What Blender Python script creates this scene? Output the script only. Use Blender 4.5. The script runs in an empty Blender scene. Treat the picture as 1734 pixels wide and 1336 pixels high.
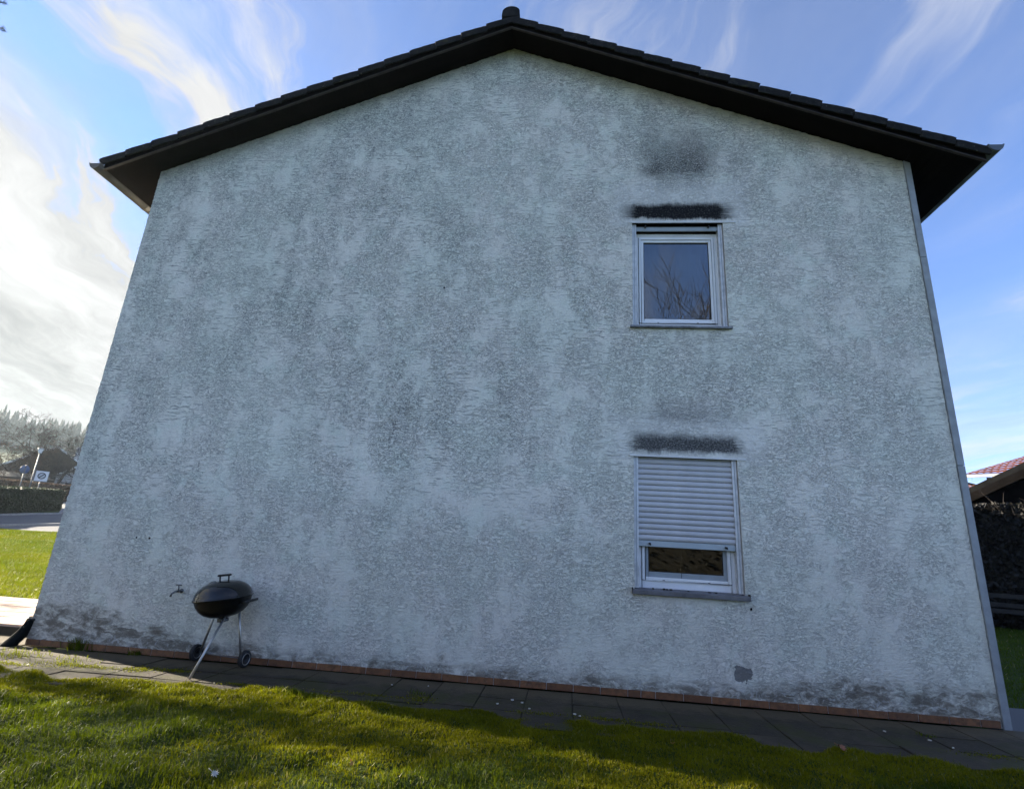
import bpy, bmesh, math, random
import numpy as np
from mathutils import Vector, Matrix
R = math.radians
random.seed(7)
rng = np.random.default_rng(11)
scene = bpy.context.scene
COL = scene.collection

# ------------------------------------------------------------------ camera
cam_d = bpy.data.cameras.new('camera'); cam = bpy.data.objects.new('camera', cam_d); COL.objects.link(cam)
cam_d.sensor_fit = 'HORIZONTAL'; cam_d.sensor_width = 36.0
cam_d.lens = 905.59 / 1734.0 * 36.0
cam_d.clip_start = 0.05; cam_d.clip_end = 2000
def place_camera(loc, yaw, pitch, roll):
    s, c = math.sin(yaw), math.cos(yaw)
    fwd = Vector((s * math.cos(pitch), c * math.cos(pitch), math.sin(pitch)))
    r = Vector((c, -s, 0)); u = r.cross(fwd)
    r2 = r * math.cos(roll) + u * math.sin(roll); u2 = -r * math.sin(roll) + u * math.cos(roll)
    m = Matrix((r2, u2, -fwd)).transposed().to_4x4(); m.translation = Vector(loc)
    cam.matrix_world = m
place_camera((5.564, -5.6317, 1.2225), -0.1074, 0.2851, 0.0599)
scene.camera = cam

# ------------------------------------------------------------------ light
SUN_EL, SUN_AZ = R(19.0), R(-74.0)          # azimuth from +y, clockwise
SUN = Vector((math.sin(SUN_AZ) * math.cos(SUN_EL), math.cos(SUN_AZ) * math.cos(SUN_EL), math.sin(SUN_EL)))
sun_d = bpy.data.lights.new('sun', 'SUN'); sun_d.energy = 4.2; sun_d.angle = R(0.6); sun_d.color = (1.0, 0.90, 0.74)
sun = bpy.data.objects.new('sun', sun_d); COL.objects.link(sun)
sun.rotation_euler = SUN.to_track_quat('Z', 'Y').to_euler(); sun.location = (-30, 8, 20)
scene.view_settings.view_transform = 'Standard'; scene.view_settings.look = 'None'
scene.view_settings.exposure = 2.68; scene.view_settings.gamma = 1.0; scene.view_settings.use_curve_mapping = False
scene.cycles.use_denoising = True
scene.cycles.max_bounces = 8; scene.cycles.transparent_max_bounces = 12
scene.cycles.volume_bounces = 1; scene.cycles.sample_clamp_indirect = 6.0

# ------------------------------------------------------------------ node helper
class NT:
    def __init__(self, tree):
        self.t = tree; self.N = tree.nodes; self.L = tree.links
    def node(self, typ, **props):
        n = self.N.new(typ)
        for k, v in props.items(): setattr(n, k, v)
        return n
    def put(self, sock, v):
        if v is None: return
        if hasattr(v, 'is_output') or isinstance(v, bpy.types.NodeSocket): self.L.new(v, sock)
        else:
            if hasattr(sock.default_value, '__len__'):
                n = len(sock.default_value)
                if not hasattr(v, '__len__'): v = [v] * n
                v = list(v)
                if len(v) == 3 and n == 4: v = v + [1.0]
                sock.default_value = v
            else: sock.default_value = v
    def m(self, op, a, b=None, c=None, clamp=False):
        n = self.node('ShaderNodeMath', operation=op, use_clamp=clamp)
        self.put(n.inputs[0], a)
        if b is not None: self.put(n.inputs[1], b)
        if c is not None: self.put(n.inputs[2], c)
        return n.outputs[0]
    def add(self, a, b): return self.m('ADD', a, b)
    def sub(self, a, b): return self.m('SUBTRACT', a, b)
    def mul(self, a, b): return self.m('MULTIPLY', a, b)
    def mx(self, a, b): return self.m('MAXIMUM', a, b)
    def mn(self, a, b): return self.m('MINIMUM', a, b)
    def vm(self, op, a, b=None):
        n = self.node('ShaderNodeVectorMath', operation=op)
        self.put(n.inputs[0], a)
        if b is not None: self.put(n.inputs[1], b)
        return n.outputs[1] if op in ('DOT_PRODUCT', 'LENGTH') else n.outputs[0]
    def sep(self, v):
        n = self.node('ShaderNodeSeparateXYZ'); self.put(n.inputs[0], v); return n.outputs
    def comb(self, x, y, z):
        n = self.node('ShaderNodeCombineXYZ')
        for i, v in enumerate((x, y, z)): self.put(n.inputs[i], v)
        return n.outputs[0]
    def noise(self, vec, scale=1.0, detail=2.0, rough=0.5, dist=0.0, color=False):
        n = self.node('ShaderNodeTexNoise'); self.put(n.inputs['Vector'], vec)
        self.put(n.inputs['Scale'], scale); self.put(n.inputs['Detail'], detail)
        self.put(n.inputs['Roughness'], rough); self.put(n.inputs['Distortion'], dist)
        return n.outputs['Color' if color else 'Fac']
    def vor(self, vec, scale, feature='F1', out='Distance'):
        n = self.node('ShaderNodeTexVoronoi', feature=feature); self.put(n.inputs['Vector'], vec); self.put(n.inputs['Scale'], scale)
        return n.outputs[out]
    def ss(self, v, a, b, c=0.0, d=1.0):            # smoothstep a->b mapped to c->d
        n = self.node('ShaderNodeMapRange', interpolation_type='SMOOTHSTEP')
        for i, x in enumerate((v, a, b, c, d)): self.put(n.inputs[i], x)
        return n.outputs[0]
    def lin(self, v, a, b, c=0.0, d=1.0):
        n = self.node('ShaderNodeMapRange'); n.clamp = True
        for i, x in enumerate((v, a, b, c, d)): self.put(n.inputs[i], x)
        return n.outputs[0]
    def mix(self, f, a, b, blend='MIX'):
        n = self.node('ShaderNodeMix', data_type='RGBA', blend_type=blend)
        self.put(n.inputs[0], f); self.put(n.inputs[6], a); self.put(n.inputs[7], b)
        return n.outputs[2]
    def obj(self): return self.node('ShaderNodeTexCoord').outputs['Object']
    def pos(self): return self.node('ShaderNodeNewGeometry').outputs['Position']
    def rand(self): return self.node('ShaderNodeObjectInfo').outputs['Random']
    def attr(self, name): return self.node('ShaderNodeAttribute', attribute_name=name).outputs['Fac']
    def bump(self, h, strength=0.5, dist=0.01, normal=None):
        n = self.node('ShaderNodeBump'); self.put(n.inputs['Strength'], strength); self.put(n.inputs['Distance'], dist)
        self.put(n.inputs['Height'], h)
        if normal is not None: self.put(n.inputs['Normal'], normal)
        return n.outputs[0]

def new_mat(name):
    m = bpy.data.materials.new(name); m.use_nodes = True
    t = NT(m.node_tree); t.N.clear()
    t.out = t.node('ShaderNodeOutputMaterial')
    return m, t
def pbsdf(t, col, rough=0.8, metal=0.0, normal=None, spec=0.5, finish=True):
    b = t.node('ShaderNodeBsdfPrincipled')
    t.put(b.inputs['Base Color'], col); t.put(b.inputs['Roughness'], rough); t.put(b.inputs['Metallic'], metal)
    t.put(b.inputs['Specular IOR Level'], spec)
    if normal is not None: t.put(b.inputs['Normal'], normal)
    if finish: t.L.new(b.outputs[0], t.out.inputs[0])
    return b.outputs[0]
def simple(name, col, rough=0.7, metal=0.0, var=0.25, scale=8.0, bump=0.0, bscale=60.0, spec=0.5, objvar=0.0):
    m, t = new_mat(name)
    v = t.obj()
    n = t.noise(v, scale, 5, 0.6)
    dark = [c * (1 - var) for c in col]; lite = [min(1, c * (1 + var)) for c in col]
    c = t.mix(t.lin(n, 0.3, 0.7), dark, lite)
    if objvar: c = t.mix(1.0, c, t.comb(*[t.lin(t.rand(), 0, 1, 1 - objvar, 1 + objvar)] * 3), 'MULTIPLY')
    nb = t.bump(t.noise(v, bscale, 4, 0.6), bump, 0.01) if bump else None
    pbsdf(t, c, t.lin(n, 0.3, 0.7, max(0, rough - 0.08), min(1, rough + 0.08)), metal, nb, spec)
    return m

# ------------------------------------------------------------------ world
world = bpy.data.worlds.new('World'); scene.world = world; world.use_nodes = True
w = NT(world.node_tree); w.N.clear()
wo = w.node('ShaderNodeOutputWorld'); bg = w.node('ShaderNodeBackground')
sky = w.node('ShaderNodeTexSky', sky_type='NISHITA', sun_disc=False, sun_elevation=SUN_EL, sun_rotation=SUN_AZ,
             altitude=9000, air_density=1.0, dust_density=0.03, ozone_density=3.0)
d = w.vm('NORMALIZE', w.node('ShaderNodeTexCoord').outputs['Generated'])
dx, dy, dz = w.sep(d)
up = w.add(w.mx(dz, 0.0), 0.12)
pl = w.comb(w.m('DIVIDE', dx, up), w.m('DIVIDE', dy, up), 0.0)
mp = w.node('ShaderNodeMapping'); w.put(mp.inputs['Vector'], pl); mp.inputs['Rotation'].default_value = (0, 0, R(-18)); mp.inputs['Location'].default_value = (12.3, -6.1, 0)
q = mp.outputs[0]
wv = w.node('ShaderNodeVectorMath', operation='SCALE'); wv.inputs['Scale'].default_value = 0.55
w.put(wv.inputs[0], w.vm('SUBTRACT', w.noise(q, 1.3, 4, 0.55, color=True), (0.5, 0.5, 0.5)))
warp = w.vm('ADD', q, wv.outputs[0])
streak = w.noise(w.vm('MULTIPLY', warp, (2.1, 0.42, 1)), 1.0, 10, 0.60, 0.15)
fine = w.noise(w.vm('MULTIPLY', warp, (9.0, 2.6, 1)), 1.0, 6, 0.62, 0.3)
cover = w.noise(w.vm('MULTIPLY', q, (0.9, 0.5, 1)), 1.0, 3, 0.5)
sd = w.mx(w.vm('DOT_PRODUCT', d, tuple(SUN)), 0.0)
glow = w.m('POWER', sd, 3.0)
dens = w.mul(w.ss(w.add(streak, w.mul(w.sub(fine, 0.5), 0.22)), 0.43, 0.66), w.ss(cover, 0.34, 0.58))
veil = w.mul(w.ss(w.noise(w.vm('MULTIPLY', warp, (1.0, 0.35, 1)), 0.8, 6, 0.6), 0.38, 0.74), 0.42)
low = w.ss(dz, 0.60, 0.0, 0.0, 0.75)            # thin cloud thickens with the slant towards the horizon
dens = w.m('MULTIPLY', w.add(w.mx(dens, veil), low), w.add(0.56, w.mul(glow, 2.6)), clamp=True)
lum = w.mul(w.add(1.12, w.mul(glow, -0.10)), w.add(0.62, w.mul(w.ss(w.add(streak, w.mul(w.sub(fine, 0.5), 0.35)), 0.30, 0.72), 0.62)))
cl = w.mix(1.0, (1.0, 1.0, 1.0), w.comb(lum, lum, lum), 'MULTIPLY')
w.put(bg.inputs[0], w.mix(dens, sky.outputs[0], cl)); bg.inputs[1].default_value = 0.11
w.L.new(bg.outputs[0], wo.inputs[0])

# ------------------------------------------------------------------ mesh helpers
def tag(o, label=None, cat=None, group=None, kind=None):
    if label: o['label'] = label
    if cat: o['category'] = cat
    if group: o['group'] = group
    if kind: o['kind'] = kind
    return o
def empty(name, loc, label, cat, group=None, rz=0.0):
    o = bpy.data.objects.new(name, None); COL.objects.link(o); o.location = loc; o.rotation_euler = (0, 0, rz)
    o.empty_display_size = 0.2
    return tag(o, label, cat, group)
class MB:
    def __init__(self): self.v = []; self.f = []; self.s = []
    def quad(self, a, b, c, d, sm=False):
        n = len(self.v); self.v += [tuple(a), tuple(b), tuple(c), tuple(d)]; self.f.append((n, n + 1, n + 2, n + 3)); self.s.append(sm)
    def poly(self, pts):
        n = len(self.v); self.v += [tuple(p) for p in pts]; self.f.append(tuple(range(n, n + len(pts)))); self.s.append(False)
    def box(self, x0, x1, y0, y1, z0, z1):
        n = len(self.v)
        self.v += [(x0, y0, z0), (x1, y0, z0), (x1, y1, z0), (x0, y1, z0), (x0, y0, z1), (x1, y0, z1), (x1, y1, z1), (x0, y1, z1)]
        for f in ((0, 3, 2, 1), (4, 5, 6, 7), (0, 1, 5, 4), (1, 2, 6, 5), (2, 3, 7, 6), (3, 0, 4, 7)):
            self.f.append(tuple(n + i for i in f)); self.s.append(False)
        return self
    def obox(self, c, ax, ay, az):      # centre and three half-axis vectors
        n = len(self.v); c, ax, ay, az = map(Vector, (c, ax, ay, az))
        for k in (-1, 1):
            for i, j in ((-1, -1), (1, -1), (1, 1), (-1, 1)): self.v.append(tuple(c + ax * i + ay * j + az * k))
        for f in ((0, 3, 2, 1), (4, 5, 6, 7), (0, 1, 5, 4), (1, 2, 6, 5), (2, 3, 7, 6), (3, 0, 4, 7)):
            self.f.append(tuple(n + i for i in f)); self.s.append(False)
        return self
    def prism(self, prof, axis, a0, a1, sm=False):
        # prof: list of 2D points in the plane perpendicular to axis ('x' -> (y,z), 'y' -> (x,z)), closed
        n = len(self.v); k = len(prof)
        mk = (lambda p, a: (a, p[0], p[1])) if axis == 'x' else (lambda p, a: (p[0], a, p[1]))
        for a in (a0, a1): self.v += [mk(p, a) for p in prof]
        for i in range(k):
            j = (i + 1) % k; self.f.append((n + i, n + j, n + k + j, n + k + i)); self.s.append(sm)
        self.f.append(tuple(n + i for i in reversed(range(k)))); self.s.append(False)
        self.f.append(tuple(n + k + i for i in range(k))); self.s.append(False)
        return self
    def tube(self, pts, rad, sides=8, cap=True, sm=True):
        pts = [Vector(p) for p in pts]; n0 = len(self.v)
        rad = rad if hasattr(rad, '__len__') else [rad] * len(pts)
        ref = None
        for i, p in enumerate(pts):
            t = (pts[min(i + 1, len(pts) - 1)] - pts[max(i - 1, 0)]).normalized()
            if ref is None: ref = t.orthogonal().normalized()
            ref = (ref - t * ref.dot(t)).normalized(); b = t.cross(ref)
            for k in range(sides):
                a = 2 * math.pi * k / sides
                self.v.append(tuple(p + (ref * math.cos(a) + b * math.sin(a)) * rad[i]))
        for i in range(len(pts) - 1):
            for k in range(sides):
                k2 = (k + 1) % sides
                self.f.append((n0 + i * sides + k, n0 + i * sides + k2, n0 + (i + 1) * sides + k2, n0 + (i + 1) * sides + k)); self.s.append(sm)
        if cap:
            self.f.append(tuple(n0 + k for k in reversed(range(sides)))); self.s.append(False)
            e = n0 + (len(pts) - 1) * sides; self.f.append(tuple(e + k for k in range(sides))); self.s.append(False)
        return self
    def lathe(self, prof, c, seg=40, M=None, sm=True):   # prof of (r, z); about z through c, turned by M
        n0 = len(self.v); c = Vector(c); k = len(prof)
        for i in range(seg):
            a = 2 * math.pi * i / seg
            for r, z in prof:
                p = Vector((r * math.cos(a), r * math.sin(a), z))
                if M is not None: p = M @ p
                self.v.append(tuple(c + p))
        for i in range(seg):
            j = (i + 1) % seg
            for q in range(k - 1):
                self.f.append((n0 + i * k + q, n0 + j * k + q, n0 + j * k + q + 1, n0 + i * k + q + 1)); self.s.append(sm)
        return self
    def build(self, name, mat, parent=None, bevel=0.0):
        me = bpy.data.meshes.new(name); me.from_pydata(self.v, [], self.f)
        me.polygons.foreach_set('use_smooth', self.s); me.update()
        if bevel:
            bm = bmesh.new(); bm.from_mesh(me); bmesh.ops.remove_doubles(bm, verts=bm.verts, dist=1e-5)
            bmesh.ops.bevel(bm, geom=[e for e in bm.edges if e.is_manifold and e.calc_face_angle(0) > 0.6], offset=bevel, segments=2, affect='EDGES', clamp_overlap=True)
            bm.to_mesh(me); bm.free()
        me.materials.append(mat)
        o = bpy.data.objects.new(name, me); COL.objects.link(o)
        if parent is not None: o.parent = parent
        return o
def share(o, name, loc, parent, rot=None, scale=None):
    c = bpy.data.objects.new(name, o.data); COL.objects.link(c); c.parent = parent; c.location = loc
    if rot is not None: c.rotation_euler = rot
    if scale is not None: c.scale = scale
    return c
def np_mesh(name, V, F, mat, parent=None, attr=None, smooth=False):
    # V (n,3); F (m,3) triangles
    me = bpy.data.meshes.new(name); n, m = len(V), len(F)
    me.vertices.add(n); me.vertices.foreach_set('co', np.ascontiguousarray(V, dtype=np.float32).ravel())
    me.loops.add(m * 3); me.loops.foreach_set('vertex_index', np.ascontiguousarray(F, dtype=np.int32).ravel())
    me.polygons.add(m); me.polygons.foreach_set('loop_start', np.arange(0, m * 3, 3, dtype=np.int32))
    if attr is not None:
        for k, v in attr.items():
            a = me.attributes.new(k, 'FLOAT', 'POINT'); a.data.foreach_set('value', np.ascontiguousarray(v, dtype=np.float32))
    me.update(calc_edges=True); me.materials.append(mat)
    if smooth: me.polygons.foreach_set('use_smooth', np.ones(m, dtype=bool))
    o = bpy.data.objects.new(name, me); COL.objects.link(o)
    if parent is not None: o.parent = parent
    return o
# smooth value noise for layout decisions in python
_tab = rng.random((256, 256))
def vnoise(x, y):
    x = np.asarray(x, float); y = np.asarray(y, float)
    xi = np.floor(x).astype(int); yi = np.floor(y).astype(int); fx = x - xi; fy = y - yi
    fx = fx * fx * (3 - 2 * fx); fy = fy * fy * (3 - 2 * fy)
    g = lambda a, b: _tab[a % 256, b % 256]
    return (g(xi, yi) * (1 - fx) + g(xi + 1, yi) * fx) * (1 - fy) + (g(xi, yi + 1) * (1 - fx) + g(xi + 1, yi + 1) * fx) * fy
def fbm(x, y, o=4):
    s = 0; a = 0.5; n = 0
    for i in range(o): s = s + a * vnoise(x * 2 ** i + 17 * i, y * 2 ** i + 31 * i); n += a; a *= 0.5
    return s / n

# ------------------------------------------------------------------ materials
WIN_X0, WIN_X1 = 6.272, 7.315
def wall_material():
    m, t = new_mat('render_plaster')
    P = t.obj(); X, Y, Z = t.sep(P)
    P2 = t.comb(X, Z, Y)
    wob = t.vm('SUBTRACT', t.noise(P2, 9.0, 3, 0.6, color=True), (0.5, 0.5, 0.5))
    sc = t.node('ShaderNodeVectorMath', operation='SCALE'); t.put(sc.inputs[0], wob); sc.inputs['Scale'].default_value = 0.05
    Q = t.vm('ADD', P2, sc.outputs[0])
    # where the trowel dragged grains (worms), where it scratched, where it is smooth
    pa = t.noise(t.vm('MULTIPLY', Q, (1.35, 0.85, 1)), 1.7, 9, 0.76)
    pb = t.noise(t.vm('ADD', t.vm('MULTIPLY', Q, (0.9, 1.5, 1)), (31.0, 7.0, 0)), 1.1, 7, 0.68)
    wormM = t.ss(pa, 0.42, 0.55, 0.20, 1.0); scrM = t.mul(t.mul(t.ss(pb, 0.40, 0.52), t.ss(wormM, 0.25, 1.0, 1.0, 0.25)), t.ss(Z, 0.9, 2.2, 0.40, 1.0))
    n1 = t.noise(t.vm('MULTIPLY', Q, (16, 40, 1)), 1.0, 2.0, 0.55, 0.9)
    n2 = t.noise(t.vm('ADD', t.vm('MULTIPLY', Q, (23, 56, 1)), (9, 3, 0)), 1.0, 2.0, 0.5, 1.0)
    l1 = t.ss(t.m('ABSOLUTE', t.sub(n1, 0.5)), 0.006, 0.040, 1.0, 0.0)
    l2 = t.ss(t.m('ABSOLUTE', t.sub(n2, 0.5)), 0.006, 0.034, 1.0, 0.0)
    worm = t.mul(t.mx(l1, t.mul(l2, 0.8)), wormM)
    s1 = t.noise(t.vm('MULTIPLY', Q, (6.5, 72, 1)), 1.0, 2.0, 0.55, 0.5)
    scr = t.mul(t.ss(s1, 0.592, 0.628), scrM)
    grain = t.noise(P2, 95, 4, 0.72)
    lump = t.noise(t.vm('MULTIPLY', Q, (26, 38, 1)), 1.0, 4, 0.66)
    groove = t.mx(worm, scr)
    h = t.add(t.sub(t.mul(lump, 0.9), groove), t.mul(grain, 0.55))
    nrm = t.bump(h, 0.75, 0.013)
    # colours
    base = t.mix(t.ss(t.noise(t.vm('MULTIPLY', Q, (1, 0.8, 1)), 0.9, 4, 0.6), 0.4, 0.65), (0.89, 0.85, 0.745), (0.85, 0.85, 0.735))
    base = t.mix(t.ss(t.noise(Q, 3.1, 5, 0.6), 0.45, 0.72), base, (0.85, 0.865, 0.745))
    # algae and soot held by the grain, running down in broad vertical streaks
    stv = t.noise(t.vm('MULTIPLY', Q, (3.4, 0.55, 1)), 1.0, 7, 0.66)
    big = t.noise(t.vm('MULTIPLY', Q, (0.5, 0.6, 1)), 1.0, 3, 0.5)
    zone = t.mul(t.ss(Z, 0.5, 2.8, 0.12, 1.0), t.mul(t.ss(X, 10.0, 2.5, 0.45, 1.0), t.ss(big, 0.33, 0.60, 0.45, 1.0)))
    alg = t.mul(t.ss(stv, 0.40, 0.72), zone)
    hold = t.add(0.45, t.mul(t.ss(grain, 0.42, 0.62), 0.55))
    base = t.mix(t.mul(t.mul(alg, hold), 0.30), base, (0.33, 0.325, 0.315))
    spec = t.mul(t.mul(wormM, t.ss(t.noise(Q, 62, 4, 0.75), 0.48, 0.66)), t.add(0.02, t.mul(alg, 0.22)))
    base = t.mix(spec, base, (0.22, 0.22, 0.21))
    base = t.mix(t.mul(groove, t.add(t.mul(zone, 0.34), t.add(0.34, t.mul(alg, 0.24)))), base, (0.115, 0.115, 0.11))
    # rising damp and splash dirt above the skirting
    bx = t.noise(t.comb(t.mul(X, 1.5), 0.0, 3.0), 1.0, 3, 0.6)
    top = t.add(t.add(t.mul(bx, 0.42), -0.05), t.add(t.ss(X, 2.3, 0.3, 0.02, 0.30), t.ss(X, 7.0, 8.4, 0.0, 0.16)))
    dm = t.sub(Z, t.mul(top, t.add(0.45, t.mul(t.noise(t.vm('MULTIPLY', Q, (5, 11, 1)), 1.0, 6, 0.7), 0.9))))
    damp = t.mul(t.ss(dm, 0.06, -0.10), t.ss(t.noise(t.vm('MULTIPLY', Q, (6, 14, 1)), 1.0, 6, 0.72, 0.7), 0.32, 0.60))
    base = t.mix(t.mul(damp, 0.88), base, (0.17, 0.145, 0.11))
    eff = t.mul(t.ss(Z, 0.22, 0.06), t.ss(t.noise(Q, 13, 5, 0.7, 1.0), 0.56, 0.62))
    base = t.mix(t.mul(eff, 0.7), base, (0.62, 0.62, 0.60))
    # darker and browner in a band just under the verge
    vz = t.sub(t.sub(7.81, t.mul(t.m('ABSOLUTE', t.sub(X, 4.7)), 0.41)), Z)
    base = t.mix(t.mul(t.ss(vz, 0.28, 0.0), 0.35), base, (0.30, 0.28, 0.23))
    # soot boxes over the two windows, with washed margins
    jx = t.add(t.add(X, t.mul(t.sub(t.noise(t.vm('MULTIPLY', P2, (6, 60, 1)), 1.0, 3, 0.6), 0.5), 0.18)), t.mul(t.sub(t.noise(P2, 5, 4, 0.6), 0.5), 0.22))
    jz = t.add(t.add(Z, t.mul(t.sub(t.noise(t.vm('MULTIPLY', P2, (60, 14, 1)), 1.0, 3, 0.6), 0.5), 0.05)), t.mul(t.sub(t.noise(t.vm('ADD', P2, (3, 9, 0)), 4.5, 5, 0.65), 0.5), 0.13))
    def boxm(x0, x1, z0, z1, sx, sz0, sz1):
        a = t.mul(t.ss(jx, x0 - sx, x0 + sx), t.ss(jx, x1 + sx, x1 - sx))
        b = t.mul(t.ss(jz, z0 - sz0, z0 + sz0), t.ss(jz, z1 + sz1, z1 - sz1))
        return t.mul(a, b)
    fine = t.noise(t.vm('MULTIPLY', Q, (55, 75, 1)), 1.0, 4, 0.7)
    def lay(c, msk, col): return t.mix(msk, c, col)
    base = lay(base, t.mul(boxm(6.05, 7.6, 5.0, 5.62, 0.10, 0.03, 0.10), 0.75), (0.84, 0.82, 0.755))
    base = lay(base, t.mul(boxm(6.05, 7.6, 2.2, 2.68, 0.10, 0.03, 0.06), 0.6), (0.84, 0.82, 0.755))
    base = lay(base, t.mul(boxm(6.21, 7.40, 5.11, 5.31, 0.11, 0.026, 0.050), t.ss(fine, 0.78, 0.50, 0.74, 1.0)), (0.014, 0.014, 0.016))
    sm = t.mul(boxm(6.40, 7.22, 5.72, 6.50, 0.17, 0.09, 0.48), t.ss(fine, 0.36, 0.70, 1.0, 0.30))
    base = lay(base, t.mul(sm, t.ss(Z, 6.70, 5.72, 0.22, 1.0)), (0.045, 0.045, 0.048))
    base = lay(base, t.mul(boxm(6.50, 7.1, 5.52, 5.72, 0.12, 0.06, 0.05), t.mul(t.ss(fine, 0.34, 0.60, 1.0, 0.1), 0.6)), (0.13, 0.135, 0.14))
    base = lay(base, t.mul(boxm(7.2, 7.65, 5.75, 6.2, 0.14, 0.1, 0.2), t.mul(t.ss(fine, 0.34, 0.60, 1.0, 0.1), 0.35)), (0.15, 0.155, 0.16))
    lo = t.mul(boxm(6.26, 7.35, 2.315, 2.485, 0.08, 0.032, 0.060), t.ss(fine, 0.42, 0.74, 1.0, 0.55))
    base = lay(base, t.mul(lo, 0.97), (0.055, 0.056, 0.060))
    lo2 = t.mul(boxm(6.40, 7.27, 2.64, 2.83, 0.14, 0.05, 0.10), t.ss(fine, 0.30, 0.66, 1.0, 0.3))
    base = lay(base, t.mul(lo2, 0.6), (0.20, 0.20, 0.205))
    # chipped patch of bare mortar, old drill holes
    def dot(x, z, r, e, jit):
        v = t.vm('SUBTRACT', t.vm('ADD', P2, t.vm('MULTIPLY', t.vm('SUBTRACT', t.noise(P2, 14 if jit > .02 else 40, 3, 0.6, color=True), (0.5, 0.5, 0.5)), (jit, jit, 0))), (x, z, 0))
        vx, vy, _ = t.sep(v)
        return t.ss(t.m('SQRT', t.add(t.mul(vx, vx), t.mul(vy, vy))), r + e, r)
    chip = dot(7.255, 0.262, 0.075, 0.006, 0.16)
    base = t.mix(chip, base, t.mix(t.noise(P2, 90, 3, 0.7), (0.20, 0.19, 0.175), (0.34, 0.33, 0.31)))
    hol = t.mx(t.mx(dot(0.944, 1.135, 0.009, 0.003, 0.01), dot(1.097, 1.137, 0.011, 0.003, 0.012)), dot(4.07, 4.18, 0.009, 0.003, 0.01))
    hol = t.mx(hol, t.mx(dot(2.55, 3.1, 0.006, 0.003, 0.01), dot(7.36, 0.83, 0.010, 0.003, 0.02)))
    base = t.mix(hol, base, (0.01, 0.01, 0.01))
    nrm2 = t.bump(chip, 0.8, -0.012, nrm)
    pbsdf(t, base, 0.92, 0, nrm2, 0.2)
    return m
M = {}
M['wall'] = wall_material()
M['side'] = simple('plain_plaster', (0.55, 0.56, 0.56), 0.9, 0, 0.15, 3, 0.5, 60)
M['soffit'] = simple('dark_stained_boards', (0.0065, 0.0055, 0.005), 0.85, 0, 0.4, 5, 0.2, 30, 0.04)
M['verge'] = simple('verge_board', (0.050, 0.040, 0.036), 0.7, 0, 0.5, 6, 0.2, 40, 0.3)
def tile_mat():
    m, t = new_mat('concrete_roof_tile')
    v = t.pos(); n = t.noise(v, 14, 6, 0.7)
    c = t.mix(t.lin(n, 0.3, 0.7), (0.010, 0.010, 0.0105), (0.026, 0.025, 0.024))
    li = t.mul(t.ss(t.noise(v, 42, 5, 0.7), 0.60, 0.68), t.ss(t.noise(v, 3, 2, 0.5), 0.42, 0.60))
    c = t.mix(t.mul(li, 0.8), c, (0.17, 0.16, 0.13))
    mo = t.ss(t.noise(v, 7, 4, 0.7), 0.60, 0.7)
    c = t.mix(t.mul(mo, 0.5), c, (0.05, 0.05, 0.018))
    pbsdf(t, c, 0.85, 0, t.bump(t.noise(v, 90, 5, 0.7), 0.6, 0.01), 0.12)
    return m
M['tile'] = tile_mat()
M['zinc'] = simple('weathered_zinc_gutter', (0.10, 0.115, 0.125), 0.45, 0.6, 0.35, 6, 0.1, 30)
M['lit_gutter'] = simple('brown_lit_gutter', (0.12, 0.105, 0.085), 0.5, 0.3, 0.3, 6, 0.1, 30)  # left gutter: brownish light on its face put into the colour
M['pvc'] = simple('white_window_plastic', (0.86, 0.86, 0.85), 0.4, 0, 0.06, 5)
M['pvc_grey'] = simple('grey_window_gasket_frame', (0.30, 0.33, 0.345), 0.5, 0, 0.1, 9)
M['dark_gasket'] = simple('black_rubber', (0.012, 0.012, 0.013), 0.6, 0, 0.2, 9)
M['alu_guide'] = simple('dull_aluminium_rail', (0.62, 0.62, 0.61), 0.45, 0.2, 0.2, 14)
M['reveal'] = simple('stained_reveal_plaster', (0.42, 0.40, 0.365), 0.9, 0, 0.3, 9, 0.4, 60)
M['sill_up'] = simple('dirty_metal_sill', (0.20, 0.205, 0.21), 0.5, 0.3, 0.5, 12)
M['sill_low'] = simple('worn_grey_sill', (0.145, 0.14, 0.145), 0.6, 0.1, 0.45, 9, 0.15, 80)
M['slat'] = simple('grey_lilac_shutter_plastic', (0.52, 0.515, 0.52), 0.42, 0, 0.06, 4, objvar=0.04)
M['bar'] = simple('green_grey_shutter_bar', (0.40, 0.45, 0.465), 0.4, 0.2, 0.08, 6)
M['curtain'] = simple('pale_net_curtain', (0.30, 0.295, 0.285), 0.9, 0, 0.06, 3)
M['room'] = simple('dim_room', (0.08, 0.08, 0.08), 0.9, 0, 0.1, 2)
def glass_mat():
    m, t = new_mat('window_glass')
    fr = t.node('ShaderNodeFresnel'); fr.inputs[0].default_value = 1.6
    tr = t.node('ShaderNodeBsdfTransparent'); tr.inputs[0].default_value = (0.72, 0.76, 0.78, 1)
    gl = t.node('ShaderNodeBsdfGlossy'); gl.inputs['Roughness'].default_value = 0.005; gl.inputs['Color'].default_value = (1, 1, 1, 1)
    t.put(gl.inputs['Normal'], t.bump(t.noise(t.obj(), 2.2, 1, 0.4), 0.02, 0.02))
    mx = t.node('ShaderNodeMixShader'); t.put(mx.inputs[0], t.m('MULTIPLY', fr.outputs[0], 1.8, clamp=True))
    t.L.new(tr.outputs[0], mx.inputs[1]); t.L.new(gl.outputs[0], mx.inputs[2]); t.L.new(mx.outputs[0], t.out.inputs[0])
    return m
M['glass'] = glass_mat()
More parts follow.
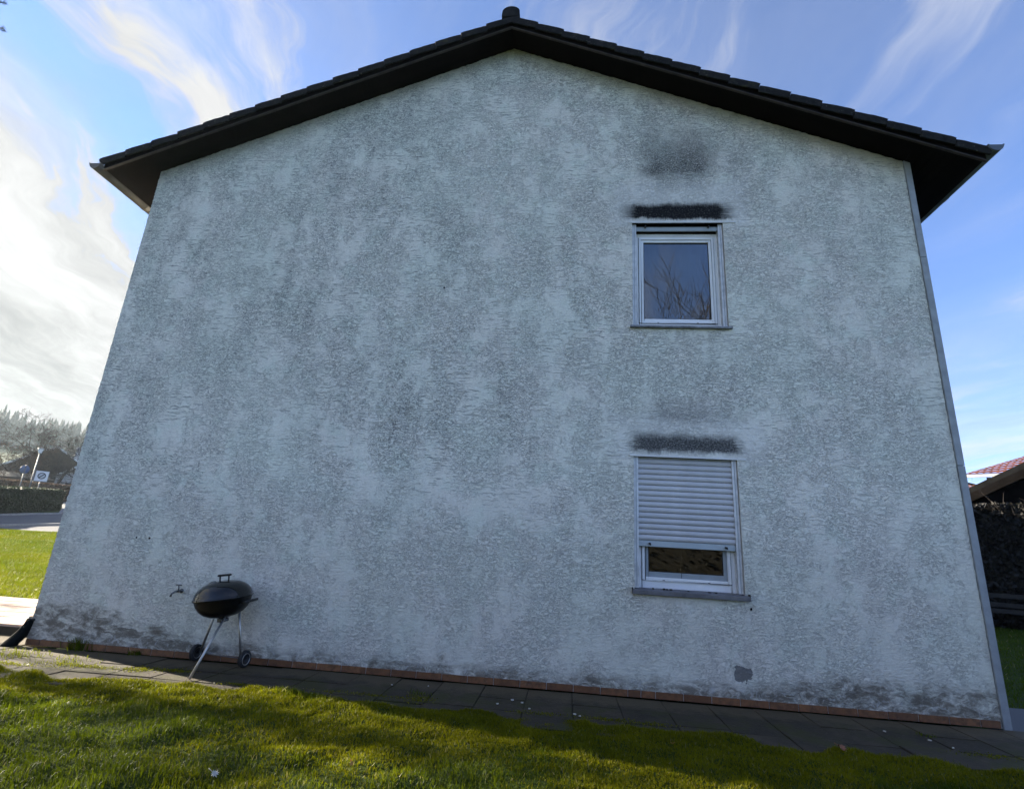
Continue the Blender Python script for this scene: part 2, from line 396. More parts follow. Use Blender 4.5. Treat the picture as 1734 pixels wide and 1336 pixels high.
def brick_mat():
    m, t = new_mat('brown_glazed_skirting_tile')
    v = t.pos(); n = t.noise(v, 20, 5, 0.65)
    c = t.mix(t.rand(), (0.17, 0.075, 0.034), (0.27, 0.120, 0.052))
    c = t.mix(t.ss(n, 0.35, 0.75), c, (0.11, 0.055, 0.030))
    c = t.mix(t.mul(t.ss(t.noise(v, 45, 5, 0.7), 0.6, 0.72), 0.5), c, (0.30, 0.27, 0.24))
    pbsdf(t, c, 0.5, 0, t.bump(n, 0.3, 0.004), 0.4)
    return m
M['skirt'] = brick_mat()
M['mortar'] = simple('pale_mortar', (0.50, 0.48, 0.44), 0.95, 0, 0.3, 30, 0.5, 90)
M['strip'] = simple('grey_fibre_cement_strip', (0.30, 0.325, 0.34), 0.75, 0, 0.2, 7, 0.3, 90)
def slab_mat():
    m, t = new_mat('weathered_concrete_slab')
    v = t.pos(); X, Y, Z = t.sep(v)
    n = t.noise(v, 6, 6, 0.68); n2 = t.noise(v, 38, 4, 0.7)
    c = t.mix(t.lin(n, 0.3, 0.7), (0.026, 0.020, 0.013), (0.060, 0.046, 0.030))
    c = t.mix(1.0, c, t.comb(*[t.lin(t.rand(), 0, 1, 0.8, 1.2)] * 3), 'MULTIPLY')
    c = t.mix(t.mul(t.ss(n2, 0.56, 0.7), 0.6), c, (0.095, 0.078, 0.055))
    dry = t.ss(t.add(Y, t.mul(t.sub(n, 0.5), 0.5)), -0.42, -0.22)      # the dry row along the wall
    c = t.mix(t.mul(dry, 0.55), c, (0.11, 0.086, 0.048))
    mo = t.mul(t.ss(t.noise(v, 2.6, 7, 0.72), 0.46, 0.60), t.ss(Y, -0.15, -0.55))
    c = t.mix(t.mul(mo, 0.8), c, (0.040, 0.040, 0.008))
    pbsdf(t, c, 0.85, 0, t.bump(t.add(n2, n), 0.55, 0.012), 0.3)
    return m
M['slab'] = slab_mat()
M['soil'] = simple('dark_soil', (0.024, 0.021, 0.013), 0.95, 0, 0.5, 20, 0.8, 60)
def paver_mat():
    m, t = new_mat('pale_pink_path_paver'); v = t.pos()
    c = t.mix(t.rand(), (0.42, 0.31, 0.25), (0.52, 0.41, 0.33))
    c = t.mix(t.ss(t.noise(v, 9, 5, 0.7), 0.5, 0.75), c, (0.30, 0.24, 0.20))
    pbsdf(t, c, 0.85, 0, t.bump(t.noise(v, 80, 4, 0.7), 0.4, 0.008), 0.3)
    return m
M['paver'] = paver_mat()
def grass_mat(name, kind):
    m, t = new_mat(name)
    r = t.attr('rnd'); h = t.attr('moss'); v = t.pos()
    g = t.mix(r, (0.007, 0.028, 0.002), (0.058, 0.122, 0.004))
    mo = t.mix(r, (0.080, 0.088, 0.002), (0.300, 0.255, 0.004))
    c = t.mix(h, g, mo)
    c = t.mix(t.ss(r, 0.955, 0.975), c, (0.30, 0.25, 0.12))
    b = t.node('ShaderNodeBsdfPrincipled'); t.put(b.inputs['Base Color'], c); b.inputs['Roughness'].default_value = 0.5; b.inputs['Specular IOR Level'].default_value = 0.12
    tl = t.node('ShaderNodeBsdfTranslucent'); t.put(tl.inputs[0], t.mix(0.35, c, (0.26, 0.30, 0.004)))
    mx = t.node('ShaderNodeMixShader'); mx.inputs[0].default_value = 0.38
    t.L.new(b.outputs[0], mx.inputs[1]); t.L.new(tl.outputs[0], mx.inputs[2]); t.L.new(mx.outputs[0], t.out.inputs[0])
    return m
M['grass'] = grass_mat('grass_blades', 0)
def ground_mat():
    m, t = new_mat('turf_ground'); v = t.pos()
    n = t.noise(v, 2.2, 6, 0.7); n2 = t.noise(v, 26, 5, 0.7)
    c = t.mix(t.ss(n, 0.35, 0.68), (0.034, 0.062, 0.010), (0.085, 0.115, 0.018))
    c = t.mix(t.ss(n2, 0.35, 0.75), t.mix(0.6, c, (0.012, 0.014, 0.005)), c)
    pbsdf(t, c, 0.95, 0, t.bump(n2, 0.9, 0.03), 0.1)
    return m
M['ground'] = ground_mat()
M['asphalt'] = simple('grey_asphalt', (0.085, 0.083, 0.085), 0.85, 0, 0.25, 1.2, 0.4, 60)
M['kerb'] = simple('concrete_kerb', (0.22, 0.21, 0.20), 0.85, 0, 0.2, 8, 0.3, 60)
M['enamel'] = simple('black_glossy_enamel', (0.003, 0.003, 0.0035), 0.13, 0, 0.3, 5, spec=0.6)
M['enamel_dull'] = simple('sooty_black_enamel', (0.003, 0.003, 0.003), 0.35, 0, 0.3, 5, spec=0.2)
M['blackp'] = simple('black_plastic', (0.010, 0.010, 0.011), 0.45, 0, 0.3, 12)
M['rubber'] = simple('black_tyre', (0.014, 0.014, 0.015), 0.7, 0, 0.3, 20)
M['aluleg'] = simple('bare_aluminium_tube', (0.50, 0.49, 0.47), 0.42, 0.9, 0.15, 20)
M['ash'] = simple('dull_steel', (0.18, 0.18, 0.18), 0.5, 0.8, 0.3, 20)
M['brass'] = simple('tarnished_tap_metal', (0.16, 0.165, 0.16), 0.38, 0.85, 0.4, 60)
M['drain'] = simple('black_drain_plastic', (0.006, 0.008, 0.009), 0.9, 0, 0.3, 12, spec=0.05)
M['bark'] = simple('grey_brown_bark', (0.030, 0.023, 0.018), 0.9, 0, 0.35, 6, 0.4, 30)
M['bark_b'] = simple('reddish_brown_twigs', (0.070, 0.042, 0.026), 0.9, 0, 0.35, 6)
M['needle'] = simple('dark_spruce_needles', (0.022, 0.034, 0.020), 0.85, 0, 0.4, 0.3)
def leaf_m(name, a, b, tr=0.25):
    m, t = new_mat(name); r = t.attr('rnd'); c = t.mix(r, a, b)
    bb = t.node('ShaderNodeBsdfPrincipled'); t.put(bb.inputs['Base Color'], c); bb.inputs['Roughness'].default_value = 0.6
    tl = t.node('ShaderNodeBsdfTranslucent'); t.put(tl.inputs[0], c)
    mx = t.node('ShaderNodeMixShader'); mx.inputs[0].default_value = tr
    t.L.new(bb.outputs[0], mx.inputs[1]); t.L.new(tl.outputs[0], mx.inputs[2]); t.L.new(mx.outputs[0], t.out.inputs[0]); return m
M['hedge'] = leaf_m('dark_evergreen_leaves', (0.010, 0.018, 0.008), (0.040, 0.050, 0.020))
M['beech'] = leaf_m('dry_brown_hedge_leaves', (0.09, 0.055, 0.032), (0.24, 0.15, 0.09))
M['ivy'] = leaf_m('dark_ivy_leaves', (0.005, 0.006, 0.004), (0.020, 0.016, 0.012))
M['dryleaf'] = simple('fallen_brown_leaf', (0.25, 0.10, 0.05), 0.8, 0, 0.3, 40)
M['tanleaf'] = simple('fallen_tan_leaf', (0.40, 0.20, 0.05), 0.7, 0, 0.3, 40)
M['chip'] = simple('flake_of_white_paint', (0.50, 0.48, 0.44), 0.9, 0, 0.2, 40)
M['steel'] = simple('galvanised_pole', (0.13, 0.13, 0.128), 0.5, 0.5, 0.2, 10)
M['signw'] = simple('white_sign_face', (0.60, 0.63, 0.64), 0.5, 0, 0.05, 5)
M['signd'] = simple('dark_grey_sign_print', (0.035, 0.04, 0.045), 0.5, 0, 0.1, 5)
M['signg'] = simple('grey_sign_print', (0.30, 0.33, 0.36), 0.5, 0, 0.1, 5)
M['signb'] = simple('blue_sign_back', (0.07, 0.10, 0.18), 0.5, 0, 0.1, 5)
M['lampw'] = simple('milky_lamp_glass', (0.75, 0.75, 0.72), 0.3, 0, 0.05, 5)
M['darkroof'] = simple('dark_brown_far_roof', (0.024, 0.021, 0.020), 0.85, 0, 0.35, 1.5, 0.5, 6)
M['farwall'] = simple('far_cream_wall', (0.42, 0.41, 0.39), 0.9, 0, 0.1, 0.8)
M['farbrown'] = simple('far_brown_boards', (0.060, 0.046, 0.038), 0.9, 0, 0.3, 1.5)
M['white'] = simple('white_trim', (0.68, 0.68, 0.66), 0.6, 0, 0.1, 3)
M['darkglass'] = simple('far_dark_window', (0.02, 0.022, 0.025), 0.15, 0, 0.2, 3)
def redroof():
    m, t = new_mat('orange_red_roof_tiles'); v = t.pos()
    n = t.noise(v, 2.0, 5, 0.7); r = t.vor(v, 4.5, 'F1', 'Color')
    c = t.mix(t.sep(r)[0], (0.085, 0.024, 0.012), (0.18, 0.050, 0.024))
    c = t.mix(t.ss(n, 0.52, 0.72), c, (0.075, 0.035, 0.026))
    c = t.mix(t.ss(t.noise(v, 7, 4, 0.7), 0.62, 0.69), c, (0.22, 0.17, 0.14))
    pbsdf(t, c, 0.85, 0, None, 0.3); return m
M['redroof'] = redroof()
M['shed'] = simple('blackish_shed_boards', (0.007, 0.006, 0.0055), 0.95, 0, 0.4, 4, 0.3, 20, 0.03)
M['shedroof'] = simple('dark_shed_roof_felt', (0.012, 0.012, 0.012), 0.95, 0, 0.3, 4, spec=0.03)
M['oldwood'] = simple('old_grey_timber', (0.028, 0.025, 0.021), 0.9, 0, 0.4, 6, 0.4, 30)

# ------------------------------------------------------------------ terrain
PR = [(2.5, 0), (23.3, .86), (26, 1.05), (32.4, 1.6), (36.3, 1.9), (45, 2.5), (57, 3.3), (73, 4.0), (90, 4.8), (120, 7), (150, 9), (200, 13), (250, 20), (330, 31), (400, 41), (470, 46)]
PX, PZ = zip(*PR)
def tz(x, y): return np.interp(-.7219 * np.asarray(x, float) + .692 * np.asarray(y, float), PX, PZ)
gx = np.concatenate([np.linspace(-480, -40, 50), np.linspace(-38, -6, 50), np.linspace(-5.5, 14, 60), np.linspace(15, 40, 24), np.linspace(45, 300, 24)])
gy = np.concatenate([np.linspace(-300, -14, 24), np.linspace(-12, 4, 60), np.linspace(4.4, 40, 60), np.linspace(42, 480, 50)])
GX, GY = np.meshgrid(gx, gy)
GZ = tz(GX, GY) - 0.075
GZ = GZ + np.where(-.7219 * GX + .692 * GY > 3.5, 0.07, 0.0)
nx, ny = len(gx), len(gy)
V = np.stack([GX.ravel(), GY.ravel(), GZ.ravel()], -1)
ii, jj = np.meshgrid(np.arange(nx - 1), np.arange(ny - 1)); a = (jj * nx + ii).ravel()
F = np.concatenate([np.stack([a, a + 1, a + nx + 1], -1), np.stack([a, a + nx + 1, a + nx], -1)])
tag(np_mesh('ground', V, F, M['ground'], smooth=True), kind='structure')

# lawn in front of the paving: an uneven sheet whose edge creeps over the slabs
EX = [-6, 0, .68, 1.66, 2.98, 3.94, 5.82, 7.07, 8.16, 8.67, 10.5, 16]
EY = [-.90, -.85, -.84, -.94, -.82, -.92, -.83, -1.0, -1.14, -1.12, -1.2, -1.22]
def edge(x): return np.interp(x, EX, EY) + 0.30 * (fbm(x * 2.9, x * 0 + 3.3, 5) - 0.5)
def lawn_z(x, y):
    dd = np.clip((edge(x) - y) / 0.12, 0, 1)
    return -0.05 + 0.055 * dd + (0.06 * (fbm(x * 1.1, y * 1.1, 3) - 0.5) + 0.075 * (fbm(x * 4.2 + 9, y * 4.2, 3) - 0.5)) * dd
lx = np.linspace(-6, 14, 260); ly = np.concatenate([np.linspace(-9, -3.6, 30), np.linspace(-3.5, -0.72, 110)])
LX, LY = np.meshgrid(lx, ly); LZ = lawn_z(LX, LY)
nx, ny = len(lx), len(ly)
ii, jj = np.meshgrid(np.arange(nx - 1), np.arange(ny - 1)); a = (jj * nx + ii).ravel()
F = np.concatenate([np.stack([a, a + 1, a + nx + 1], -1), np.stack([a, a + nx + 1, a + nx], -1)])
tag(np_mesh('lawn', np.stack([LX.ravel(), LY.ravel(), LZ.ravel()], -1), F, M['ground'], smooth=True), kind='structure')

# paving along the wall: slab by slab
paving = MB().box(-3.2, 10.6, -1.32, -0.001, -0.09, -0.016).build('paving', M['soil']); tag(paving, kind='structure')
MB_ = MB
cols = [6.90 + 0.405 * k for k in range(-25, 9)]
for k, x0 in enumerate(cols):
    x1 = x0 + 0.405
    ys = {0: [-.035, -.43, -.835, -1.24], 1: [-.035, -.78, -1.19], 2: [-.035, -.43, -.79, -1.2]}[(k * 7 + k // 3) % 3]
    for y1, y0 in zip(ys[:-1], ys[1:]):
        g = 0.0032
        mb = MB(); mb.box(-(x1 - x0) / 2 + g, (x1 - x0) / 2 - g, -(y1 - y0) / 2 + g, (y1 - y0) / 2 - g, -0.045, 0)
        s = mb.build('slab', M['slab'], paving, bevel=0.003)
        s.location = ((x0 + x1) / 2, (y0 + y1) / 2, -0.005 + random.uniform(-.005, .004)); s.rotation_euler = (R(random.uniform(-.6, .6)), R(random.uniform(-.6, .6)), R(random.uniform(-.5, .5)))
# apron round the left corner, and the raised pale path beyond it
apron = MB().box(-3.3, -0.06, 0.0, 0.40, -0.09, -0.012).build('apron', M['slab'], bevel=0.01); tag(apron, kind='structure')
path = MB().box(-7.0, -0.03, 0.42, 2.55, -0.08, 0.075).build('path', M['soil']); tag(path, kind='structure')
pm = None
for i in range(17):
    for j in range(5):
        x, y = -0.235 - i * 0.405 - 0.02, 0.64 + j * 0.415
        if pm is None:
            pm = MB().box(-.198, .198, -.203, .203, -.03, .02).build('paver', M['paver'], path, bevel=0.004); o = pm; o.location = (x, y, .08)
        else: o = share(pm, 'paver', (x, y, .08), path)
        o.rotation_euler = (R(random.uniform(-.5, .5)), R(random.uniform(-.5, .5)), R(random.uniform(-.4, .4)))

# street at the far left
def draped(name, pts, mat, dz, cuts=5):
    bm = bmesh.new(); vs = [bm.verts.new((x, y, 0)) for x, y in pts]
    es = [bm.edges.new((vs[i], vs[(i + 1) % len(vs)])) for i in range(len(vs))]
    bmesh.ops.triangle_fill(bm, use_beauty=True, edges=es)
    for _ in range(3): bmesh.ops.subdivide_edges(bm, edges=bm.edges[:], cuts=1, use_grid_fill=True)
    bmesh.ops.triangulate(bm, faces=bm.faces[:])
    for v in bm.verts: v.co.z = float(tz(v.co.x, v.co.y)) + dz
    bmesh.ops.recalc_face_normals(bm, faces=bm.faces[:])
    for f in bm.faces:
        if f.normal.z < 0: f.normal_flip()
    me = bpy.data.meshes.new(name); bm.to_mesh(me); bm.free(); me.materials.append(mat)
    o = bpy.data.objects.new(name, me); COL.objects.link(o); return tag(o, kind='structure')
draped('road', [(-27, 10.2), (-17.76, 15.3), (-16.19, 16.17), (-8, 20.7), (-3, 34), (-20, 44), (-37, 40), (-38, 36), (-34.8, 33.8), (-30.5, 29.6), (-28.6, 28.9), (-24.37, 24.53), (-23.03, 19.82), (-24.5, 15.0)], M['asphalt'], 0.05)
def ribbon(name, pts, wd, hh, mat, step=0.4):
    mb = MB(); P = []
    for (x0, y0), (x1, y1) in zip(pts[:-1], pts[1:]):
        n = max(1, int(math.hypot(x1 - x0, y1 - y0) / step))
        P += [(x0 + (x1 - x0) * k / n, y0 + (y1 - y0) * k / n) for k in range(n)]
    P.append(pts[-1])
    prev = None
    for i, (x, y) in enumerate(P):
        ax, ay = P[max(0, i - 1)]; bx, by = P[min(len(P) - 1, i + 1)]
        L = math.hypot(bx - ax, by - ay); nx_, ny_ = -(by - ay) / L * wd / 2, (bx - ax) / L * wd / 2
        z = float(tz(x, y)); cur = [(x - nx_, y - ny_, z - .05), (x - nx_, y - ny_, z + hh), (x + nx_, y + ny_, z + hh), (x + nx_, y + ny_, z - .05)]
        if prev:
            for k in range(3): mb.quad(prev[k], prev[k + 1], cur[k + 1], cur[k])
        prev = cur
    o = mb.build(name, mat); return tag(o, kind='structure')
ribbon('kerb', [(-28, 10.9), (-18.79, 16.19), (-19.0, 17.6), (-19.13, 19.23), (-19.3, 24)], 0.22, 0.13, M['kerb'])
ribbon('kerb', [(-24.6, 14.6), (-23.1, 19.82), (-24.44, 24.53), (-28.7, 29.0)], 0.16, 0.14, M['kerb'])

# ------------------------------------------------------------------ the house
W, HE, HA, SL, DEP = 9.4, 5.884, 7.81, 0.41, 17.0
house = empty('house', (0, 0, 0), 'two storey white rendered gable house with dark tiled roof and sooty wall', 'house')
def soff(x): return HA - SL * abs(x - W / 2)
def build_wall():
    bm = bmesh.new()
    def loop(pts): 
        vs = [bm.verts.new((x, 0, z)) for x, z in pts]
        return [bm.edges.new((vs[i], vs[(i + 1) % len(vs)])) for i in range(len(vs))]
    out = []
    n = 420
    for k in range(n + 1): out.append((-0.004 + random.uniform(-.0065, .0065), soff(0) * k / n))     # rough left arris, upwards
    for k in range(1, 260):
        x = W * k / 260; out.append((x, soff(x) - 0.006 + random.uniform(-.006, .006)))
    for k in range(200, -1, -1): out.append((W + random.uniform(-.003, .003), soff(W) * k / 200))
    es = loop(out)
    for z0, z1 in ((0.945, 2.252), (3.725, 5.052)):
        es += loop([(WIN_X0, z0), (WIN_X1, z0), (WIN_X1, z1), (WIN_X0, z1)])
    bmesh.ops.triangle_fill(bm, use_beauty=True, edges=es)
    for f in bm.faces:
        f.normal_update()
        if f.normal.y > 0: f.normal_flip()
    me = bpy.data.meshes.new('wall'); bm.to_mesh(me); bm.free(); me.materials.append(M['wall'])
    o = bpy.data.objects.new('wall', me); COL.objects.link(o); o.parent = house
    return o
wall = build_wall()
mb = MB()
mb.quad((-.004, 0.001, 0), (-.004, DEP, 0), (-.004, DEP, soff(0)), (-.004, 0.001, soff(0)))
mb.quad((W, 0.001, 0), (W, DEP, 0), (W, DEP, soff(W)), (W, 0.001, soff(W)))
mb.poly([(0, DEP, 0), (W, DEP, 0), (W, DEP, soff(W)), (W / 2, DEP, HA), (0, DEP, soff(0))])
mb.build('rear_walls', M['side'], house)
# skirting tiles: one every 25 cm, pale joints between them
MB().box(0.0, W - .016, -0.010, -0.001, 0.0, 0.056).build('skirting_joint', M['mortar'], wall)
sk = None
x = 6.706 - 0.2515 * 27 + 0.0
k = 0
while x < W - 0.02:
    a, b = max(x, 0.0), min(x + 0.2515, W - 0.016)
    if abs(x - 6.206) < .05: b = a + .12
    if b - a > 0.03:
        o = MB().box(0.003, b - a - 0.003, -0.017, -0.002, 0.001, 0.058).build('skirting_tile', M['skirt'], wall, bevel=0.002)
        o.location = (a, random.uniform(-.0015, .001), random.uniform(-.001, .001))
        if abs(x - 6.206) < .05:
            o = MB().box(0.003, .1315 - 0.003, -0.017, -0.002, 0.001, 0.058).build('skirting_tile', M['skirt'], wall, bevel=0.002); o.location = (b, 0, 0)
    x += 0.2515
# plaster beads over the openings
for (z, xa, xb) in ((2.252, 6.235, 7.40), (5.052, 6.235, 7.46)):
    MB().box(xa, xb, -0.010, 0.004, z, z + 0.016).build('lintel_bead', M['white'], wall)
# grey strip covering the right arris, in three lengths
for z0, z1 in ((-0.045, 2.285), (2.29, 4.6), (4.605, soff(W) - 0.005)):
    MB().box(W + 0.006, W + 0.072, -0.014, 0.05, z0, z1).build('corner_strip', M['strip'], house, bevel=0.002)

# roof
VY, E0, E1 = -0.335, -0.495, 10.03
roof = MB()
def roof_slab(mb, d0, d1, y0, y1):
    for x0, x1 in ((E0, W / 2), (W / 2, E1)):
        z = [soff(x0), soff(x1)]
        for s_ in (0,):
            p = [(x0, y0, z[0] + d0), (x1, y0, z[1] + d0), (x1, y1, z[1] + d0), (x0, y1, z[0] + d0)]
            q = [(a, b, c + d1 - d0) for a, b, c in p]
            mb.quad(*p[::-1]); mb.quad(*q)
            for i in range(4):
                j = (i + 1) % 4; mb.quad(p[i], p[j], q[j], q[i])
roof_slab(roof, 0.0, 0.05, VY + 0.022, DEP + 0.3)
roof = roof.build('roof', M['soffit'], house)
# soffit boards of the two eave returns run along the house
for side in (0, 1):
    for k in range(5):
        xa = (E0 + k * 0.098 + .002) if side == 0 else (W + .01 + k * 0.098 + .002)
        xb = xa + 0.094
        mb = MB(); za, zb = soff(xa) - .008, soff(xb) - .008
        mb.poly([(xa, VY + .03, za), (xb, VY + .03, zb), (xb, DEP, zb), (xa, DEP, za)])
        mb.poly([(xa, VY + .03, za + .006), (xa, VY + .03, za), (xa, DEP, za), (xa, DEP, za + .006)])
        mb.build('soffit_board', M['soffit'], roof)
for x0, x1 in ((E0, W / 2), (W / 2, E1)):
    mb = MB(); y0, y1 = VY, VY + 0.02
    pr = [(x0, soff(x0) - .028), (x1, soff(x1) - .028), (x1, soff(x1) + .07), (x0, soff(x0) + .07)]
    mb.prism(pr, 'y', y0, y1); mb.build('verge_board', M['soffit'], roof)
    mb = MB(); pr = [(x0, soff(x0) - .036), (x1, soff(x1) - .036), (x1, soff(x1) - .024), (x0, soff(x0) - .024)]
    mb.prism(pr, 'y', VY - .008, VY + .024); mb.build('verge_lip', M['verge'], roof)
# verge tiles: barrel-edged concrete tiles with a skirt, 16 a side, each tilted over the one below
def verge_tile(Lt, seed):
    r_ = random.Random(seed); nl = 7
    # section across (y, z): skirt outside, roll, flat inside;  u runs up the slope
    sec = [(-.035, -.072), (-.037, 0.0), (-.034, .024), (-.018, .040), (.010, .045), (.050, .040), (.085, .022), (.13, .014), (.32, .012), (.32, -.006), (.10, -.006), (-.010, -.006), (-.013, -.072)]
    mb = MB(); k = len(sec)
    for i in range(nl + 1):
        u = Lt * i / nl
        for j, (y, z) in enumerate(sec):
            e = r_.uniform(-.0055, .0055)
            end = 0.006 if i in (0, nl) and 2 <= j <= 5 else 0.0
            mb.v.append((u + (r_.uniform(-.004, .004) if i in (0, nl) else 0), y + e * .6, z + (e * 1.3 if 1 <= j <= 5 else e * .4) - end))
    for i in range(nl):
        for j in range(k):
            j2 = (j + 1) % k; mb.f.append((i * k + j, i * k + j2, (i + 1) * k + j2, (i + 1) * k + j)); mb.s.append(False)
    mb.f.append(tuple(range(k))); mb.s.append(False); mb.f.append(tuple(nl * k + j for j in reversed(range(k)))); mb.s.append(False)
    return mb
ang = math.atan(SL)
for side in (0, 1):
    xe = -0.55 if side == 0 else 10.08
    run = (W / 2 - xe) if side == 0 else (xe - W / 2)
    step = run / 16 / math.cos(ang)
    for k in range(16):
        dxx = k * step * math.cos(ang)
        xx = xe + dxx if side == 0 else xe - dxx
        zz = soff(xx) + 0.100 / math.cos(ang) + 0.004
        o = verge_tile(step * .985, side * 100 + k).build('roof_tile', M['tile'], roof)
        tl = R(4.3 + random.uniform(-.5, .6))
        if side == 0: o.matrix_local = Matrix.Translation((xx, VY - 0.004, zz)) @ Matrix.Rotation(-(ang - tl), 4, 'Y') @ Matrix.Rotation(R(random.uniform(-.7, .7)), 4, 'Z')
        else: o.matrix_local = Matrix.Translation((xx, VY - 0.004, zz)) @ Matrix.Rotation(ang - tl, 4, 'Y') @ Matrix.Diagonal((-1, 1, 1, 1)) @ Matrix.Rotation(R(random.uniform(-.7, .7)), 4, 'Z')
# the rest of the covering, ribbed by courses
mb = MB()
for side in (0, 1):
    xe = -0.55 if side == 0 else 10.08
    for k in range(16):
        f0, f1 = k / 16, (k + 1) / 16
        xa = xe + (W / 2 - xe) * f0; xb = xe + (W / 2 - xe) * f1
        for j in range(58):
            ya = -0.06 + j * 0.3; hump = [(0, .0), (.06, .03), (.15, .035), (.24, .03), (.3, .0)]
            for (u0, h0), (u1, h1) in zip(hump[:-1], hump[1:]):
                mb.quad((xa, ya + u0, soff(xa) + .105 + h0), (xa, ya + u1, soff(xa) + .105 + h1), (xb, ya + u1, soff(xb) + .085 + h1), (xb, ya + u0, soff(xb) + .085 + h0))
cov = mb.build('tile_covering', M['tile'], roof); cov['kind'] = 'stuff'
# ridge caps
rt = None
for k in range(43):
    mb = MB(); n = 10; prof = []
    for i in range(n + 1):
        a = math.pi * i / n; prof.append((-.118 * math.cos(a), .115 * math.sin(a) ** 0.8 if 0 < i < n else -0.035))
    prof = [(-.118, -.075)] + prof + [(.118, -.075)]
    if k == 0:
        inner = [(p[0] * .86, p[1] - .018) for p in reversed(prof)]
        mb.prism([(p[0], p[1]) for p in prof], 'y', 0.0, 0.40)
        rt = mb.build('ridge_tile', M['tile'], roof, bevel=0.008); o = rt
    else: o = share(rt, 'ridge_tile', (0, 0, 0), roof)
    o.location = (W / 2 - .02, VY - .035 + k * 0.4, HA + 0.185 + (0.01 if k % 2 else 0)); o.rotation_euler = (R(-1.2), 0, R(random.uniform(-.6, .6)))
# gutters
def gutter(cx, cz, mat, name_side):
    mb = MB(); n = 14; r = 0.075
    ys = [VY - .055, DEP + .2]
    ring = lambda rr: [(cx - rr * math.cos(math.pi * i / n), cz - rr * math.sin(math.pi * i / n)) for i in range(n + 1)]
    A, B = ring(r), ring(r - .004)
    prof = A + B[::-1]
    mb.prism(prof, 'y', ys[0], ys[1], sm=True)
    g = mb.build('gutter', mat, house)
    cap = MB(); cap.prism(A, 'y', ys[0] - .003, ys[0] - .0005); cap.build('end_cap', mat, g)
    for s in (-1, 1):
        b = MB(); b.tube([(cx + s * r, ys[0] - .002, cz + .002), (cx + s * r, ys[1], cz + .002)], .009, 8); b.build('gutter_bead', mat, g)
    for yj in (0.46, 3.2):
        j = MB(); J = [(cx + (p[0] - cx) * 1.06, cz + (p[1] - cz) * 1.06) for p in A]
        j.prism(J + [(cx + (p[0] - cx) * .98, cz + (p[1] - cz) * .98) for p in A][::-1], 'y', yj, yj + .06); j.build('gutter_joint', mat, g)
    return g
gutter(-0.575, 5.705, M['lit_gutter'], 0); gutter(10.115, 5.755, M['zinc'], 1)

